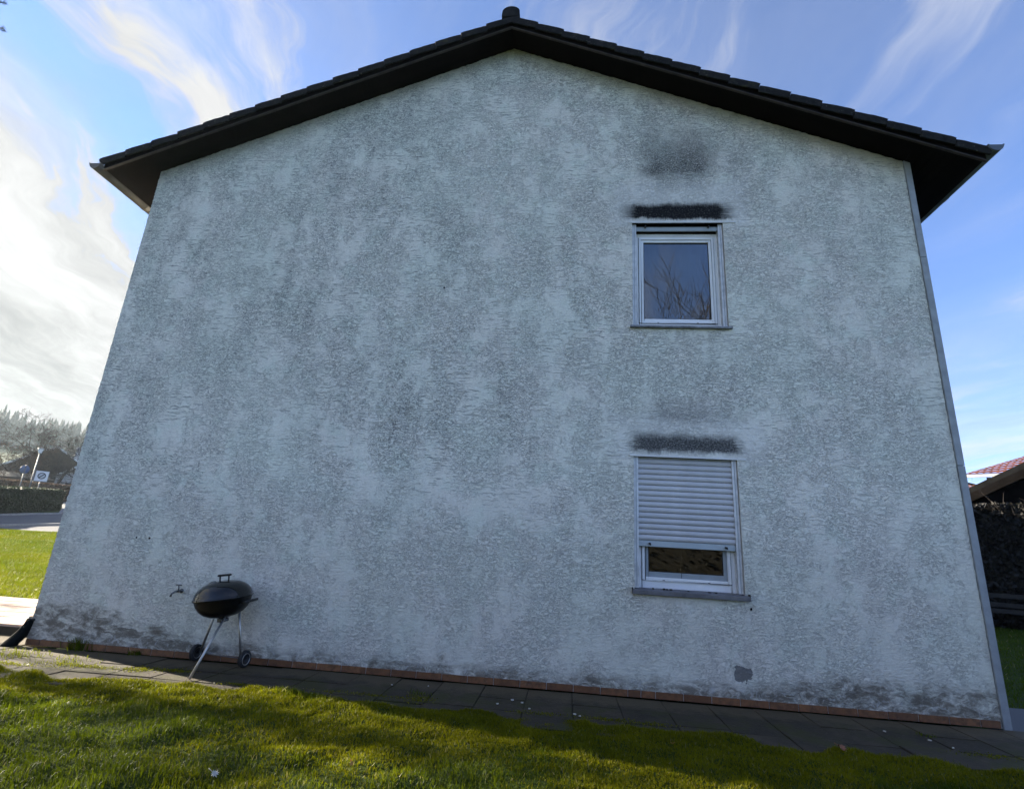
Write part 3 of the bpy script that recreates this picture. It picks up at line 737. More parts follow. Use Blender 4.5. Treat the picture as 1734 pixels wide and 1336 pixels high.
# windows
def frame_ring(mb, x0, x1, z0, z1, w, y0, y1, wb=None):
    wb = wb or w
    mb.box(x0, x0 + w, y0, y1, z0, z1); mb.box(x1 - w, x1, y0, y1, z0, z1)
    mb.box(x0 + w, x1 - w, y0, y1, z1 - w, z1); mb.box(x0 + w, x1 - w, y0, y1, z0, z0 + wb)
def window(z0, z1, lower):
    X0, X1 = WIN_X0, WIN_X1
    fy = 0.115
    mb = MB(); frame_ring(mb, X0 + .03, X1 - .03, z0 + .01, z1 - (0.0 if lower else .075), .058, fy, fy + .07, .075)
    win = mb.build('window', M['pvc'], house, bevel=0.004)
    ix0, ix1, iz0, iz1 = X0 + .088, X1 - .088, z0 + .085, z1 - (.058 if lower else .133)
    mb = MB()
    if lower:
        frame_ring(mb, ix0 + .002, ix1 - .002, iz0 + .002, iz1 - .002, .030, fy - .014, fy + .055); mb.build('sash', M['pvc'], win, bevel=0.004)
        mb = MB(); frame_ring(mb, ix0 + .032, ix1 - .032, iz0 + .032, iz1 - .03, .036, fy + .006, fy + .05, .050); mb.build('glazing_bead', M['pvc_grey'], win, bevel=0.002)
        px0, px1, pz0, pz1 = ix0 + .068, ix1 - .068, iz0 + .082, iz1 - .06
        MB().box(6.745, 6.749, fy + .003, fy + .006, iz0 + .034, iz0 + .082).build('bead_crack', M['dark_gasket'], win)
    else:
        frame_ring(mb, ix0 + .002, ix1 - .002, iz0 + .002, iz1 - .002, .024, fy - .016, fy + .055); mb.build('sash', M['pvc'], win, bevel=0.004)
        mb = MB(); frame_ring(mb, ix0 + .026, ix1 - .026, iz0 + .026, iz1 - .026, .030, fy - .002, fy + .05); mb.build('glazing_bead', M['pvc'], win, bevel=0.003)
        px0, px1, pz0, pz1 = ix0 + .056, ix1 - .056, iz0 + .056, iz1 - .056
    mb = MB(); frame_ring(mb, px0, px1, pz0, pz1, .005, fy + .014, fy + .03); mb.build('seal', M['dark_gasket'], win)
    mb = MB(); frame_ring(mb, ix0 - .003, ix1 + .003, iz0 - .003, iz1 + .003, .0055, fy - .0035, fy + .02); mb.build('sash_joint', M['dark_gasket'], win)
    if not lower:
        mb = MB(); frame_ring(mb, ix0 + .0245, ix1 - .0245, iz0 + .0245, iz1 - .0245, .005, fy - .0065, fy + .02); mb.build('bead_joint', M['pvc_grey'], win)
        mb = MB(); frame_ring(mb, X0 + .050, X1 - .050, z0 + .03, z1 - .095, .012, fy - .012, fy - .001); mb.build('outer_lip', M['pvc'], win, bevel=0.002)
    MB().box(px0, px1, fy + .02, fy + .024, pz0, pz1).build('pane', M['glass'], win)
    for xx in (ix0 + .20, ix1 - .23):
        MB().box(xx, xx + .022, fy - .0165, fy - .013, iz0 + .003, iz0 + .009).build('drain_slot', M['dark_gasket'], win)
    # reveals
    mb = MB()
    mb.quad((X0, 0, z0), (X0, .2, z0), (X0, .2, z1), (X0, 0, z1)); mb.build('reveal', M['reveal'], win)
    mb = MB(); mb.quad((X1, .2, z0), (X1, 0, z0), (X1, 0, z1), (X1, .2, z1)); mb.build('reveal', M['reveal'], win)
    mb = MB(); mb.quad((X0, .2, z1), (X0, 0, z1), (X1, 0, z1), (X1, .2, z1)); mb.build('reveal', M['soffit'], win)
    mb = MB(); mb.quad((X0, 0, z0), (X0, .2, z0), (X1, .2, z0), (X1, 0, z0)); mb.build('reveal', M['reveal'], win)
    # guide rails of the shutter: a groove in each
    for s, xa, xb in ((-1, X0 + .004, X0 + .050), (1, X1 - .050, X1 - .004)):
        g = MB(); g.box(xa, xb, 0.028, 0.040, z0 + .012, z1 - .001); g.box(xa, xb, 0.082, 0.112, z0 + .012, z1 - .001)
        xo = (xa, xa + .012) if s < 0 else (xb - .012, xb)
        g.box(xo[0], xo[1], 0.040, 0.082, z0 + .012, z1 - .001)
        g.build('guide_rail', M['alu_guide'], win)
        xm = (xa + xb) / 2
        MB().box(xm - .003, xm + .003, .0265, .0285, z0 + .02, z1 - .01).build('rail_groove', M['pvc_grey'], win)
    # sill
    if lower:
        pr = [(-.052, z0 - .044), (-.052, z0 - .010), (-.048, z0 - .004), (.112, z0 + .012), (.112, z0 - .044), (-.044, z0 - .046)]
        s_ = MB().prism(pr, 'x', X0 - .022, X1 + .028).build('sill', M['sill_low'], win, bevel=0.002)
        for xx in (X0 - .026, X1 + .024): MB().box(xx, xx + .008, -.05, .0, z0 - .040, z0 + .016).build('sill_end_cap', M['dark_gasket'], win)
        for q in range(7):
            xx = random.uniform(X0 + .1, X1 - .05); MB().box(xx, xx + random.uniform(.006, .025), .03, .06, z0 + .002, z0 + random.uniform(.008, .02)).build('dirt_crumb', M['soil'], win)
    else:
        pr = [(-.042, z0 - .026), (-.042, z0 - .004), (.112, z0 + .012), (.112, z0 - .012), (-.036, z0 - .028)]
        MB().prism(pr, 'x', X0 - .03, X1 + .03).build('sill', M['sill_up'], win, bevel=0.002)
    return win
ZL0, ZL1, ZU0, ZU1 = 0.945, 2.252, 3.725, 5.052
window(ZL0, ZL1, True); window(ZU0, ZU1, False)
# lower roller shutter, most of the way down
bar_z = 1.352
shut = MB(); pr = [(.050, bar_z), (.070, bar_z), (.070, bar_z + .058), (.050, bar_z + .058)]
shut.prism(pr, 'x', WIN_X0 + .046, WIN_X1 - .046)
shut = shut.build('roller_shutter', M['bar'], house, bevel=0.003)
pitch = 0.0553; sl = None; k = 0
while bar_z + .060 + k * pitch < ZL1 - .004:
    z = bar_z + .060 + k * pitch
    if sl is None:
        n = 8; prof = []
        for i in range(n + 1):
            a = i / n; prof.append((.052 - .013 * math.sin(math.pi * (0.06 + .94 * a) ** 0.9), .003 + a * (pitch - .006)))
        prof = [(.058, .0)] + prof + [(.060, pitch - .002), (.064, pitch - .002), (.064, 0)]
        sl = MB().prism(prof, 'x', WIN_X0 + .018, WIN_X1 - .018, sm=False).build('slat', M['slat'], shut); sl.location = (0, 0, z)
    else: share(sl, 'slat', (0, 0, z), shut)
    k += 1
for xx in (6.43, 7.17):
    mbs = MB(); mbs.tube([(xx, .052, bar_z + .028), (xx, .012, bar_z + .026)], [.011, .010], 10); mbs.tube([(xx, .014, bar_z + .026), (xx + .004, .008, bar_z + .012)], [.009, .006], 8)
    mbs.build('stopper', M['blackp'], shut)
# upper shutter is wound up: only its bar shows under the lintel
us = MB().prism([(.050, ZU1 - .072), (.070, ZU1 - .072), (.070, ZU1 - .018), (.050, ZU1 - .018)], 'x', WIN_X0 + .046, WIN_X1 - .046).build('roller_shutter', M['bar'], house, bevel=0.003)
for xx in (6.43, 7.16):
    mbs = MB(); mbs.tube([(xx, .052, ZU1 - .030), (xx, .012, ZU1 - .034)], [.011, .010], 10); mbs.tube([(xx, .014, ZU1 - .034), (xx - .004, .006, ZU1 - .052)], [.009, .007], 8)
    mbs.build('stopper', M['blackp'], us)
# net curtain behind the upper pane
mb = MB(); prev = None
for i in range(81):
    x = WIN_X0 + .06 + (WIN_X1 - WIN_X0 - .12) * i / 80; y = .30 + .006 * math.sin(i * 0.31) + .004 * math.sin(i * .17 + 1)
    if prev: mb.quad((prev[0], prev[1], ZU0 - .1), (x, y, ZU0 - .1), (x + .0, y, ZU1 + .05), (prev[0], prev[1], ZU1 + .05), True)
    prev = (x, y)
cu = mb.build('net_curtain', M['curtain']); tag(cu, 'pale net curtain hanging behind the upper window pane', 'curtain')
# rooms behind the panes
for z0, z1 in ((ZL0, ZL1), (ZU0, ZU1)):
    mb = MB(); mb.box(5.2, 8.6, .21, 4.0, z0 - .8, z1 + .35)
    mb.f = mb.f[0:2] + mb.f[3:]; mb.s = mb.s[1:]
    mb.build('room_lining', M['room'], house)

# ------------------------------------------------------------------ tap and drain spout
tap = empty('garden_tap', (1.60, 0, .63), 'small tarnished garden tap on the wall beside the barbecue', 'tap')
MB().lathe([(0, 0), (.022, 0), (.022, .008), (.010, .010), (0, .010)], (0, -.001, .0), 20, Matrix.Rotation(R(90), 3, 'X')).build('rosette', M['brass'], tap)
MB().tube([(0, -.004, 0), (0, -.055, 0)], [.010, .012], 12).build('valve_body', M['brass'], tap)
MB().tube([(0, -.045, 0), (-.012, -.085, -.004), (-.03, -.105, -.025), (-.034, -.11, -.052)], [.011, .010, .010, .011], 12).build('spout', M['brass'], tap)
MB().tube([(0, -.05, .008), (-.006, -.055, .055)], [.007, .006], 10).build('spindle', M['brass'], tap)
MB().tube([(-.035, -.058, .060), (.024, -.054, .060)], .0065, 8).build('handle', M['brass'], tap)

sp = empty('drain_spout', (-.06, -.01, 0), 'black slanted plastic spout against the lower left house corner', 'drain spout')
mb = MB()
rings = [((.040, .03, .250), .040, .045), ((.034, .02, .20), .042, .05), ((.016, -.01, .13), .048, .055), ((-.008, -.05, .06), .060, .06), ((-.026, -.085, .012), .066, .06), ((-.030, -.092, -.004), .068, .06)]
prev = None
for c, a, b in rings:
    ringp = [Vector((c[0] + a * math.copysign(abs(math.cos(t_)) ** .6, math.cos(t_)), c[1] + b * math.copysign(abs(math.sin(t_)) ** .6, math.sin(t_)), c[2])) for t_ in [2 * math.pi * i / 20 for i in range(20)]]
    if prev:
        for i in range(20): mb.quad(prev[i], prev[(i + 1) % 20], ringp[(i + 1) % 20], ringp[i], True)
    else: mb.poly(ringp)
    prev = ringp
mb.poly(prev[::-1]); mb.build('pipe_elbow', M['drain'], sp)
MB().lathe([(.040, 0), (.050, 0), (.050, .024), (.038, .026), (.030, .010), (0, .010)], (.040, .03, .236), 18, Matrix.Rotation(R(12), 3, 'Y')).build('collar', M['blackp'], sp)

# ------------------------------------------------------------------ kettle barbecue
gr = empty('kettle_barbecue', (2.28, -.33, 0), 'black kettle barbecue with dome lid on three tube legs by the wall', 'barbecue')
KC = Vector((0.0, 0.0, .628)); KT = Matrix.Rotation(R(-8.5), 3, 'Y') @ Matrix.Rotation(R(4), 3, 'X')
rk = .262
bowl = [(0, -.178), (.06, -.176), (.12, -.164), (.175, -.138), (.215, -.10), (.243, -.052), (.253, -.012), (.262, -.006), (.262, .0), (.248, 0), (.238, -.05), (.20, -.10), (.11, -.15), (0, -.165)]
bo = MB().lathe(bowl, KC, 56, KT).build('bowl', M['enamel_dull'], gr)
lid = [(.250, .001), (.268, .001), (.270, .008), (.262, .014), (.258, .028), (.246, .062), (.222, .096), (.186, .125), (.14, .146), (.08, .159), (.03, .163), (0, .163)]
li = MB().lathe(lid, KC, 56, KT).build('lid', M['enamel'], gr)
loc = lambda x, y, z: KC + KT @ Vector((x, y, z))
MB().lathe([(0, .002), (.036, .002), (.034, .006), (0, .007)], loc(-.05, -.10, .150), 24, KT @ Matrix.Rotation(R(26), 3, 'X')).build('vent_disc', M['ash'], li)
h = MB()
for s in (-1, 1): h.tube([loc(.045 * s + .01, -.01, .157), loc(.045 * s + .012, -.01, .205)], .0075, 8)
h.build('handle_post', M['blackp'], li)
h = MB(); h.obox(loc(.012, -.01, .212), KT @ Vector((.068, 0, 0)), KT @ Vector((0, .014, 0)), KT @ Vector((0, 0, .010))); h.build('lid_handle', M['blackp'], li, bevel=0.005)
h = MB(); h.tube([loc(-.255, -.03, -.002), loc(-.292, -.035, -.004)], .012, 8); h.build('lid_hook', M['blackp'], li)
h = MB(); h.tube([loc(.22, -.08, -.055), loc(.285, -.10, -.048)], .006, 8); h.tube([loc(.22, .06, -.055), loc(.285, .08, -.048)], .006, 8); h.build('handle_arm', M['blackp'], bo)
h = MB(); h.tube([loc(.285, -.12, -.048), loc(.292, 0, -.046), loc(.285, .10, -.048)], .013, 10); h.build('side_handle', M['blackp'], bo)
# legs: feet as they stand on the slabs
wr, wl = Vector((2.515 - 2.28, -.185 + .33, .078)), Vector((1.965 - 2.28, -.085 + .33, .078))
foot = Vector((2.375 - 2.28, -.752 + .33, .004))
tops = [loc(.07, -.06, -.150), loc(.13, .06, -.150), loc(-.12, .06, -.150)]
MB().tube([tops[0], foot], .0115, 12).build('leg', M['aluleg'], gr)
MB().tube([tops[1], wr + Vector((-.03, 0, .0))], .0115, 12).build('leg', M['aluleg'], gr)
MB().tube([tops[2], wl + Vector((.03, 0, .0))], .0115, 12).build('leg', M['aluleg'], gr)
MB().tube([wl, wr], .005, 8).build('axle', M['ash'], gr)
h = MB(); h.lathe([(0, 0), (.05, 0), (.05, .03), (.04, .03), (.04, .006), (0, .006)], loc(0, 0, -.215), 24, KT); h.tube([loc(0, 0, -.20), loc(0, 0, -.17)], .012, 8); h.build('ash_catcher', M['ash'], gr)
axis = (wr - wl).normalized(); RM = axis.to_track_quat('Z', 'Y').to_matrix()
for c, s in ((wr, 1), (wl, -1)):
    t_ = MB().lathe([(.050, -.020), (.070, -.020), (.077, -.012), (.077, .012), (.070, .020), (.050, .020), (.050, -.020)], c + axis * (.012 * s), 36, RM).build('wheel', M['rubber'], gr)
    MB().lathe([(.0, .004), (.030, .006), (.046, .015), (.050, .015), (.050, -.015), (.046, -.015), (.03, -.006), (0, -.004)], c + axis * (.012 * s), 30, RM).build('hub', M['blackp'], t_)
    MB().lathe([(.047, .0165), (.053, .0175), (.053, .0205), (.047, .0195), (.047, .0165)], c + axis * (.013 * s), 36, RM).build('rim_ring', M['aluleg'], t_)

# ------------------------------------------------------------------ grass
def blades(name, X, Y, Z, Hh, Wd, moss, lean, label=None, two=True, curl=0.5):
    n = len(X); az = rng.uniform(0, 2 * np.pi, n); la = rng.uniform(0, 2 * np.pi, n)
    ln = lean * rng.random(n)
    lx_, ly_ = np.cos(la) * ln, np.sin(la) * ln
    wx, wy = np.cos(az) * Wd / 2, np.sin(az) * Wd / 2
    base = np.stack([X, Y, Z - .004], -1); wv = np.stack([wx, wy, 0 * wx], -1)
    lv = np.stack([lx_, ly_, 0 * lx_], -1)
    rnd = np.clip(rng.random(n) * .45 + .75 * (fbm(X * 2.6 + 40, Y * 3.4, 4) - .22), 0, .95); rnd = np.where(rng.random(n) < .02, .99, rnd)
    if two:
        mid = base + lv * (Hh * .35)[:, None] + np.stack([0 * X, 0 * X, Hh * .58], -1)
        tip = base + lv * (Hh * (1.0))[:, None] + np.stack([0 * X, 0 * X, Hh * np.clip(1 - .3 * ln, .4, 1)], -1)
        Vv = np.stack([base - wv, base + wv, mid - wv * .8, mid + wv * .8, tip], 1).reshape(-1, 3)
        b = (np.arange(n) * 5)[:, None]
        Ff = np.concatenate([b + [0, 1, 3], b + [0, 3, 2], b + [2, 3, 4]]); k = 5
    else:
        tip = base + lv * Hh[:, None] + np.stack([0 * X, 0 * X, Hh * np.clip(1 - .3 * ln, .4, 1)], -1)
        Vv = np.stack([base - wv, base + wv, tip], 1).reshape(-1, 3); b = (np.arange(n) * 3)[:, None]; Ff = b + [0, 1, 2]; k = 3
    o = np_mesh(name, Vv, Ff, M['grass'], attr={'rnd': np.repeat(rnd, k), 'moss': np.repeat(moss, k)})
    return tag(o, label, 'grass', kind='stuff')
def mossmask(x, y):
    near = np.clip(1.25 - np.abs(y + 1.45) / 0.75, 0, 1) * np.where(y > -1.45, 1, 1)
    m_ = fbm(x * .75 + 4, y * 1.1 + 2, 4)
    return np.clip((m_ - .50 + .26 * np.clip((y + 2.15) / 1.0, -1, .7)) * 6 + .5, 0, 1)
# near lawn
N = 560000
X = rng.uniform(-3.2, 11, N); Y = -0.85 - 3.3 * rng.random(N) ** 1.35
ok = Y < edge(X) + 0.06 * rng.standard_normal(N)
X, Y = X[ok], Y[ok]; Z = lawn_z(X, Y)
ms = mossmask(X, Y); ismoss = rng.random(len(X)) < ms * .93
Xm, Ym, Zm = X[ismoss], Y[ismoss], Z[ismoss]; n = len(Xm)
hm = .010 + .014 * rng.random(n) + .012 * fbm(Xm * 6, Ym * 6, 2)
blades('moss', Xm, Ym, Zm + .004 * rng.random(n), hm, .006 + .004 * rng.random(n), .75 + .25 * rng.random(n), 1.1, 'yellow green moss cushions spreading through the lawn by the paving', two=False)
g = ~ismoss; keep = rng.random(g.sum()) < .75
Xg, Yg, Zg = X[g][keep], Y[g][keep], Z[g][keep]; n = len(Xg)
tuft = fbm(Xg * 3.1, Yg * 3.1, 3)
hg = (.016 + .046 * rng.random(n) ** 1.7) * (.25 + 1.35 * tuft) * np.where(edge(Xg) - Yg < .12, .75, 1)
blades('grass', Xg, Yg, Zg, hg, .0028 + .0022 * rng.random(n), .18 * rng.random(n) + .35 * ms[g][keep], 1.0, 'short green lawn grass in front of the wall')
# lawn to the left of the house
N = 330000
dd = np.sqrt(rng.uniform(7.2 ** 2, 32 ** 2, N)); az = np.radians(rng.uniform(-57, -41.5, N))
X = 5.56 + dd * np.sin(az); Y = -5.63 + dd * np.cos(az)
ok = ~((X > -7.05) & (Y < 2.6)) & (X < -.2)
rn = (-17.76 + (Y - 15.3) * (1.57 / .87)); ok &= (X > -16.2) | ((Y - 15.3) < (X + 17.76) * .554)
X, Y, dd = X[ok], Y[ok], dd[ok]; n = len(X)
hl = (.025 + .035 * rng.random(n)) * (.5 + fbm(X * 1.5, Y * 1.5, 3)) * (1 + dd / 60)
Zl = tz(X, Y) + np.where(-.7219 * X + .692 * Y > 3.5, -.005, -.075)
blades('grass', X, Y, Zl, hl * 1.3, .004 + dd * .0005, np.clip(.25 + .9 * (fbm(X * .5, Y * .5, 3) - .4), 0, .8), 1.0, 'sunlit green lawn between the pale path and the street', two=False)
# lawn to the right of the house
N = 90000
X = rng.uniform(9.9, 24, N); Y = rng.uniform(1.1, 14, N); ok = (Y < 13.2) & (X + Y * -.2 > 9.6)
X, Y = X[ok], Y[ok]; n = len(X)
blades('grass', X, Y, np.full(n, -.075), .03 + .06 * rng.random(n) * (.5 + fbm(X, Y, 3)), .009 + .006 * rng.random(n), .05 * rng.random(n), 1.0, 'dark green shaded grass right of the house', two=False)
MB().box(9.48, 12.5, -1.4, 1.05, -.09, -.03).build('side_path', M['asphalt']).update_tag(); tag(bpy.data.objects['side_path'], kind='structure')

# weeds in the joints of the paving
def weed(x, y, nb, hh, sprd, label, cat='weed', moss=.2):
    n = nb; X = x + rng.normal(0, sprd * .35, n); Y = np.minimum(y + rng.normal(0, sprd * .25, n), -.022)
    az = rng.uniform(0, 2 * np.pi, n)
    e = empty('grass_tuft', (x, y, 0), label, cat, 'weeds growing in the paving')
    Hh = hh * rng.uniform(.5, 1.1, n); V_, F_, r_ = [], [], []
    for i in range(n):
        la = rng.uniform(0, 6.28); l = rng.uniform(.2, .8) * Hh[i]; wv = np.array([math.cos(az[i]), math.sin(az[i]), 0]) * .0028
        b = np.array([X[i] - x, Y[i] - y, -.01]); dv = np.array([math.cos(la), math.sin(la) if math.sin(la) < 0 or y < -.2 else -math.sin(la), 0])
        p1 = b + dv * l * .3 + [0, 0, Hh[i] * .6]; p2 = b + dv * l + [0, 0, Hh[i] * .85]
        k = len(V_); V_ += [b - wv, b + wv, p1 - wv * .8, p1 + wv * .8, p2]; F_ += [[k, k + 1, k + 3], [k, k + 3, k + 2], [k + 2, k + 3, k + 4]]; r_ += [rng.random()] * 5
    o = np_mesh('leaf_blades', np.array(V_), np.array(F_), M['grass'], e, {'rnd': np.array(r_), 'moss': np.full(len(r_), moss)}); o['kind'] = 'stuff'
weed(.62, -.03, 90, .17, .20, 'tall wispy grass tuft against the skirting near the left corner')
weed(1.28, -.04, 60, .07, .10, 'low dark green weed against the skirting left of the barbecue')
weed(.35, -.42, 160, .055, .45, 'flat grassy weed patch in the paving joint near the left corner', moss=.5)
weed(.95, -.50, 110, .05, .40, 'sparse grassy weed line across the left slabs', moss=.5)
weed(4.35, -.55, 40, .05, .12, 'tiny weed in a slab joint below the middle of the wall')
weed(8.52, -.42, 36, .03, .12, 'tiny weed in a slab joint near the right corner')
weed(3.30, -1.0, 40, .10, .10, 'dry pale grass tuft at the paving edge right of the barbecue', moss=.9)
# moss lying in the joints and corners of the slabs
Xp = []; Yp = []
for (cx_, cy_, a_, b_, ct) in ((1.25, -.62, .30, .06, 1500), (1.75, -.55, .10, .10, 900), (2.05, -.50, .14, .05, 900), (2.9, -.76, .16, .03, 800), (3.35, -.85, .25, .04, 1200), (4.4, -.70, .10, .12, 900), (3.9, -.72, .30, .04, 1100), (5.95, -.80, .18, .05, 900), (5.4, -.82, .15, .05, 700), (6.3, -.82, .12, .04, 500), (.55, -.75, .35, .05, 1500), (8.7, -.85, .22, .05, 600)):
    Xp.append(rng.normal(cx_, a_ * .7, ct // 3)); Yp.append(rng.normal(cy_, b_ * .6, ct // 3))
Xp = np.concatenate(Xp); Yp = np.minimum(np.concatenate(Yp), -.03); n = len(Xp)
blades('moss', Xp, Yp, np.full(n, .001), .006 + .010 * rng.random(n), .007 + .005 * rng.random(n), .6 + .4 * rng.random(n), 1.2, 'flat patches of moss on the concrete slabs', two=False)
# fallen leaves and flakes of render
def leaf(x, y, z, s, mat, label, rz, tilt):
    n = 11; pts = []
    for i in range(n * 2):
        a = math.pi * 2 * i / (n * 2); r_ = s * (1 if i % 2 == 0 else .62) * (1 + .35 * math.cos(a)) * random.uniform(.85, 1.1); pts.append(Vector((r_ * math.cos(a), r_ * .8 * math.sin(a), .25 * s * math.cos(a * 2) + .12 * s * random.random())))
    e = MB(); c = Vector((0, 0, .05 * s)); 
    for i in range(len(pts)): e.poly([c, pts[i], pts[(i + 1) % len(pts)]])
    e.tube([(-.6 * s, 0, .1 * s), (-1.6 * s, .1 * s, .3 * s)], .002, 5)
    o = e.build('fallen_leaf', mat); o.location = (x, y, z); o.rotation_euler = (R(tilt), R(tilt * .6), R(rz)); tag(o, label, 'leaf', 'fallen leaves')
leaf(7.542, -1.134, .045, .040, M['dryleaf'], 'large red brown fallen leaf at the right edge of the lawn', 30, 25)
leaf(4.43, -2.30, .055, .022, M['tanleaf'], 'orange tan fallen leaf standing in the grass below the middle', 80, 70)
leaf(3.82, -2.60, .05, .022, M['chip'], 'pale dry fallen leaf in the lower left grass', 10, 40)
leaf(6.35, -1.35, .03, .014, M['tanleaf'], 'small pale orange leaf on the moss below the lower window', 140, 20)
fl = [(5.17, -.50, .026), (5.26, -.56, .018), (5.33, -.72, .016), (5.06, -.66, .015), (5.70, -.76, .026), (5.74, -.80, .014), (4.38, -.28, .012), (4.06, -.35, .012), (8.2, -.45, .018), (8.45, -.60, .016), (8.52, -.75, .014)]
for i, (x, y, s) in enumerate(fl):
    n = 6; p = [(s * random.uniform(.5, 1) * math.cos(6.28 * k / n), s * random.uniform(.5, 1) * .7 * math.sin(6.28 * k / n)) for k in range(n)]
    mb = MB(); mb.poly([(a, b, .006) for a, b in p]); 
    for k in range(n): k2 = (k + 1) % n; mb.quad((*p[k], 0), (*p[k2], 0), (*p[k2], .006), (*p[k], .006))
    where = 'below the lower window' if 5 < x < 5.9 else ('below the middle of the wall' if x < 5 else 'near the right corner')
    o = mb.build('render_flake', M['chip']); o.location = (x, y, .002); o.rotation_euler = (0, 0, random.uniform(0, 6)); tag(o, 'pale flake of fallen render on the slabs ' + where, 'flake', 'flakes of render on the paving ' + where)

# ------------------------------------------------------------------ trees
def bare_tree(name, loc, H, label, seed, mat=None, spread=0.55, levels=5, trunk_r=None, start=0.25, group=None, kids=(3, 5), up=0.25, tmin=.004):
    r_ = random.Random(seed); e = empty(name, loc, label, 'tree', group); tr = MB(); br = MB()
    mat = mat or M['bark']; trunk_r = trunk_r or H * .018
    def grow(p, d_, L, rad, lev):
        n = 4 if lev < 3 else 3; pts = [p]; rr = [rad]; d2 = d_.copy()
        for i in range(n):
            d2 = (d2 + Vector((r_.gauss(0, .16), r_.gauss(0, .16), r_.gauss(0, .12) + up * .12))).normalized()
            pts.append(pts[-1] + d2 * (L / n)); rr.append(rad * (1 - .62 * (i + 1) / n))
        (tr if lev == 0 else br).tube(pts, rr, 7 if lev == 0 else (5 if lev == 1 else 3), cap=False)
        if lev >= levels: return
        for k in range(r_.randint(*kids) + (2 if lev == 0 else 0)):
            f = r_.uniform(start if lev == 0 else .25, 1.0); i = min(n - 1, int(f * n)); q = pts[i].lerp(pts[i + 1], f * n - i)
            t_ = (pts[i + 1] - pts[i]).normalized(); s_ = Vector((r_.gauss(0, 1), r_.gauss(0, 1), r_.gauss(0, .5) + up)).normalized()
            nd = (t_ * (1 - spread) + s_ * spread * 1.1).normalized()
            grow(q, nd, L * r_.uniform(.5, .72), max(rr[i] * .62, tmin), lev + 1)
    grow(Vector((0, 0, -.1)), Vector((0, 0, 1)), H * .55, trunk_r, 0)
    tr.build('trunk', mat, e); br.build('branches', mat, e)
    return e
def Tz(x, y): return float(tz(x, y))
G = 'bare trees beyond the street'
for (x, y, H, lab, sd, mt) in (
    (-47.5, 46.0, 9.0, 'wide bare tree in front of the dark roofed house, nearest the wall edge', 3, 'bark'),
    (-44.0, 44.5, 7.0, 'low bare tree just left of the wall edge behind the brown hedge', 14, 'bark'),
    (-58.0, 48.5, 10.5, 'tall bare tree at the far left picture edge', 5, 'bark'),
    (-60.5, 53.5, 10.0, 'bare tree between the leftmost tree and the street lamp', 9, 'bark'),
    (-49.5, 40.0, 5.5, 'small reddish brown bare tree at the left picture edge over the low building', 8, 'bark_b'),
    (-53.0, 49.5, 7.5, 'thin bare tree behind the street lamp', 21, 'bark'),
    (-56.5, 51.5, 8.0, 'reddish bare tree over the low building, left of the lamp', 23, 'bark_b'),
    (-50.5, 48.2, 7.0, 'reddish bare tree right of the lamp, before the dark gable', 27, 'bark_b')):
    bare_tree('bare_tree', (x, y, Tz(x, y)), H, lab, sd, M[mt], spread=.62, levels=5, kids=(3, 5), start=.2, group=G, tmin=.016)
# unseen leafless bushes, added left of the frame to break up the low sun on the lawn
bare_tree('shade_bush', (-8.2, .9, -.07), 6.0, 'unseen twiggy bush added left of the frame to dapple the lawn, nearer the path', 51, M['bark'], spread=.6, levels=5, kids=(4, 5), start=.1, tmin=.006)
bare_tree('shade_bush', (-11.6, -1.9, -.07), 6.0, 'unseen twiggy bush added left of the frame to dapple the lawn, nearer the lawn', 52, M['bark'], spread=.6, levels=5, kids=(4, 5), start=.1, tmin=.006)
# tree in the garden behind the photographer, mirrored in the upper pane
bare_tree('bare_fruit_tree', (9.3, -10.2, -.07), 11.2, 'bare fruit tree mirrored in the upper window', 4, M['bark'], spread=.5, levels=4, kids=(4, 6), start=.45, tmin=.010, up=.6)

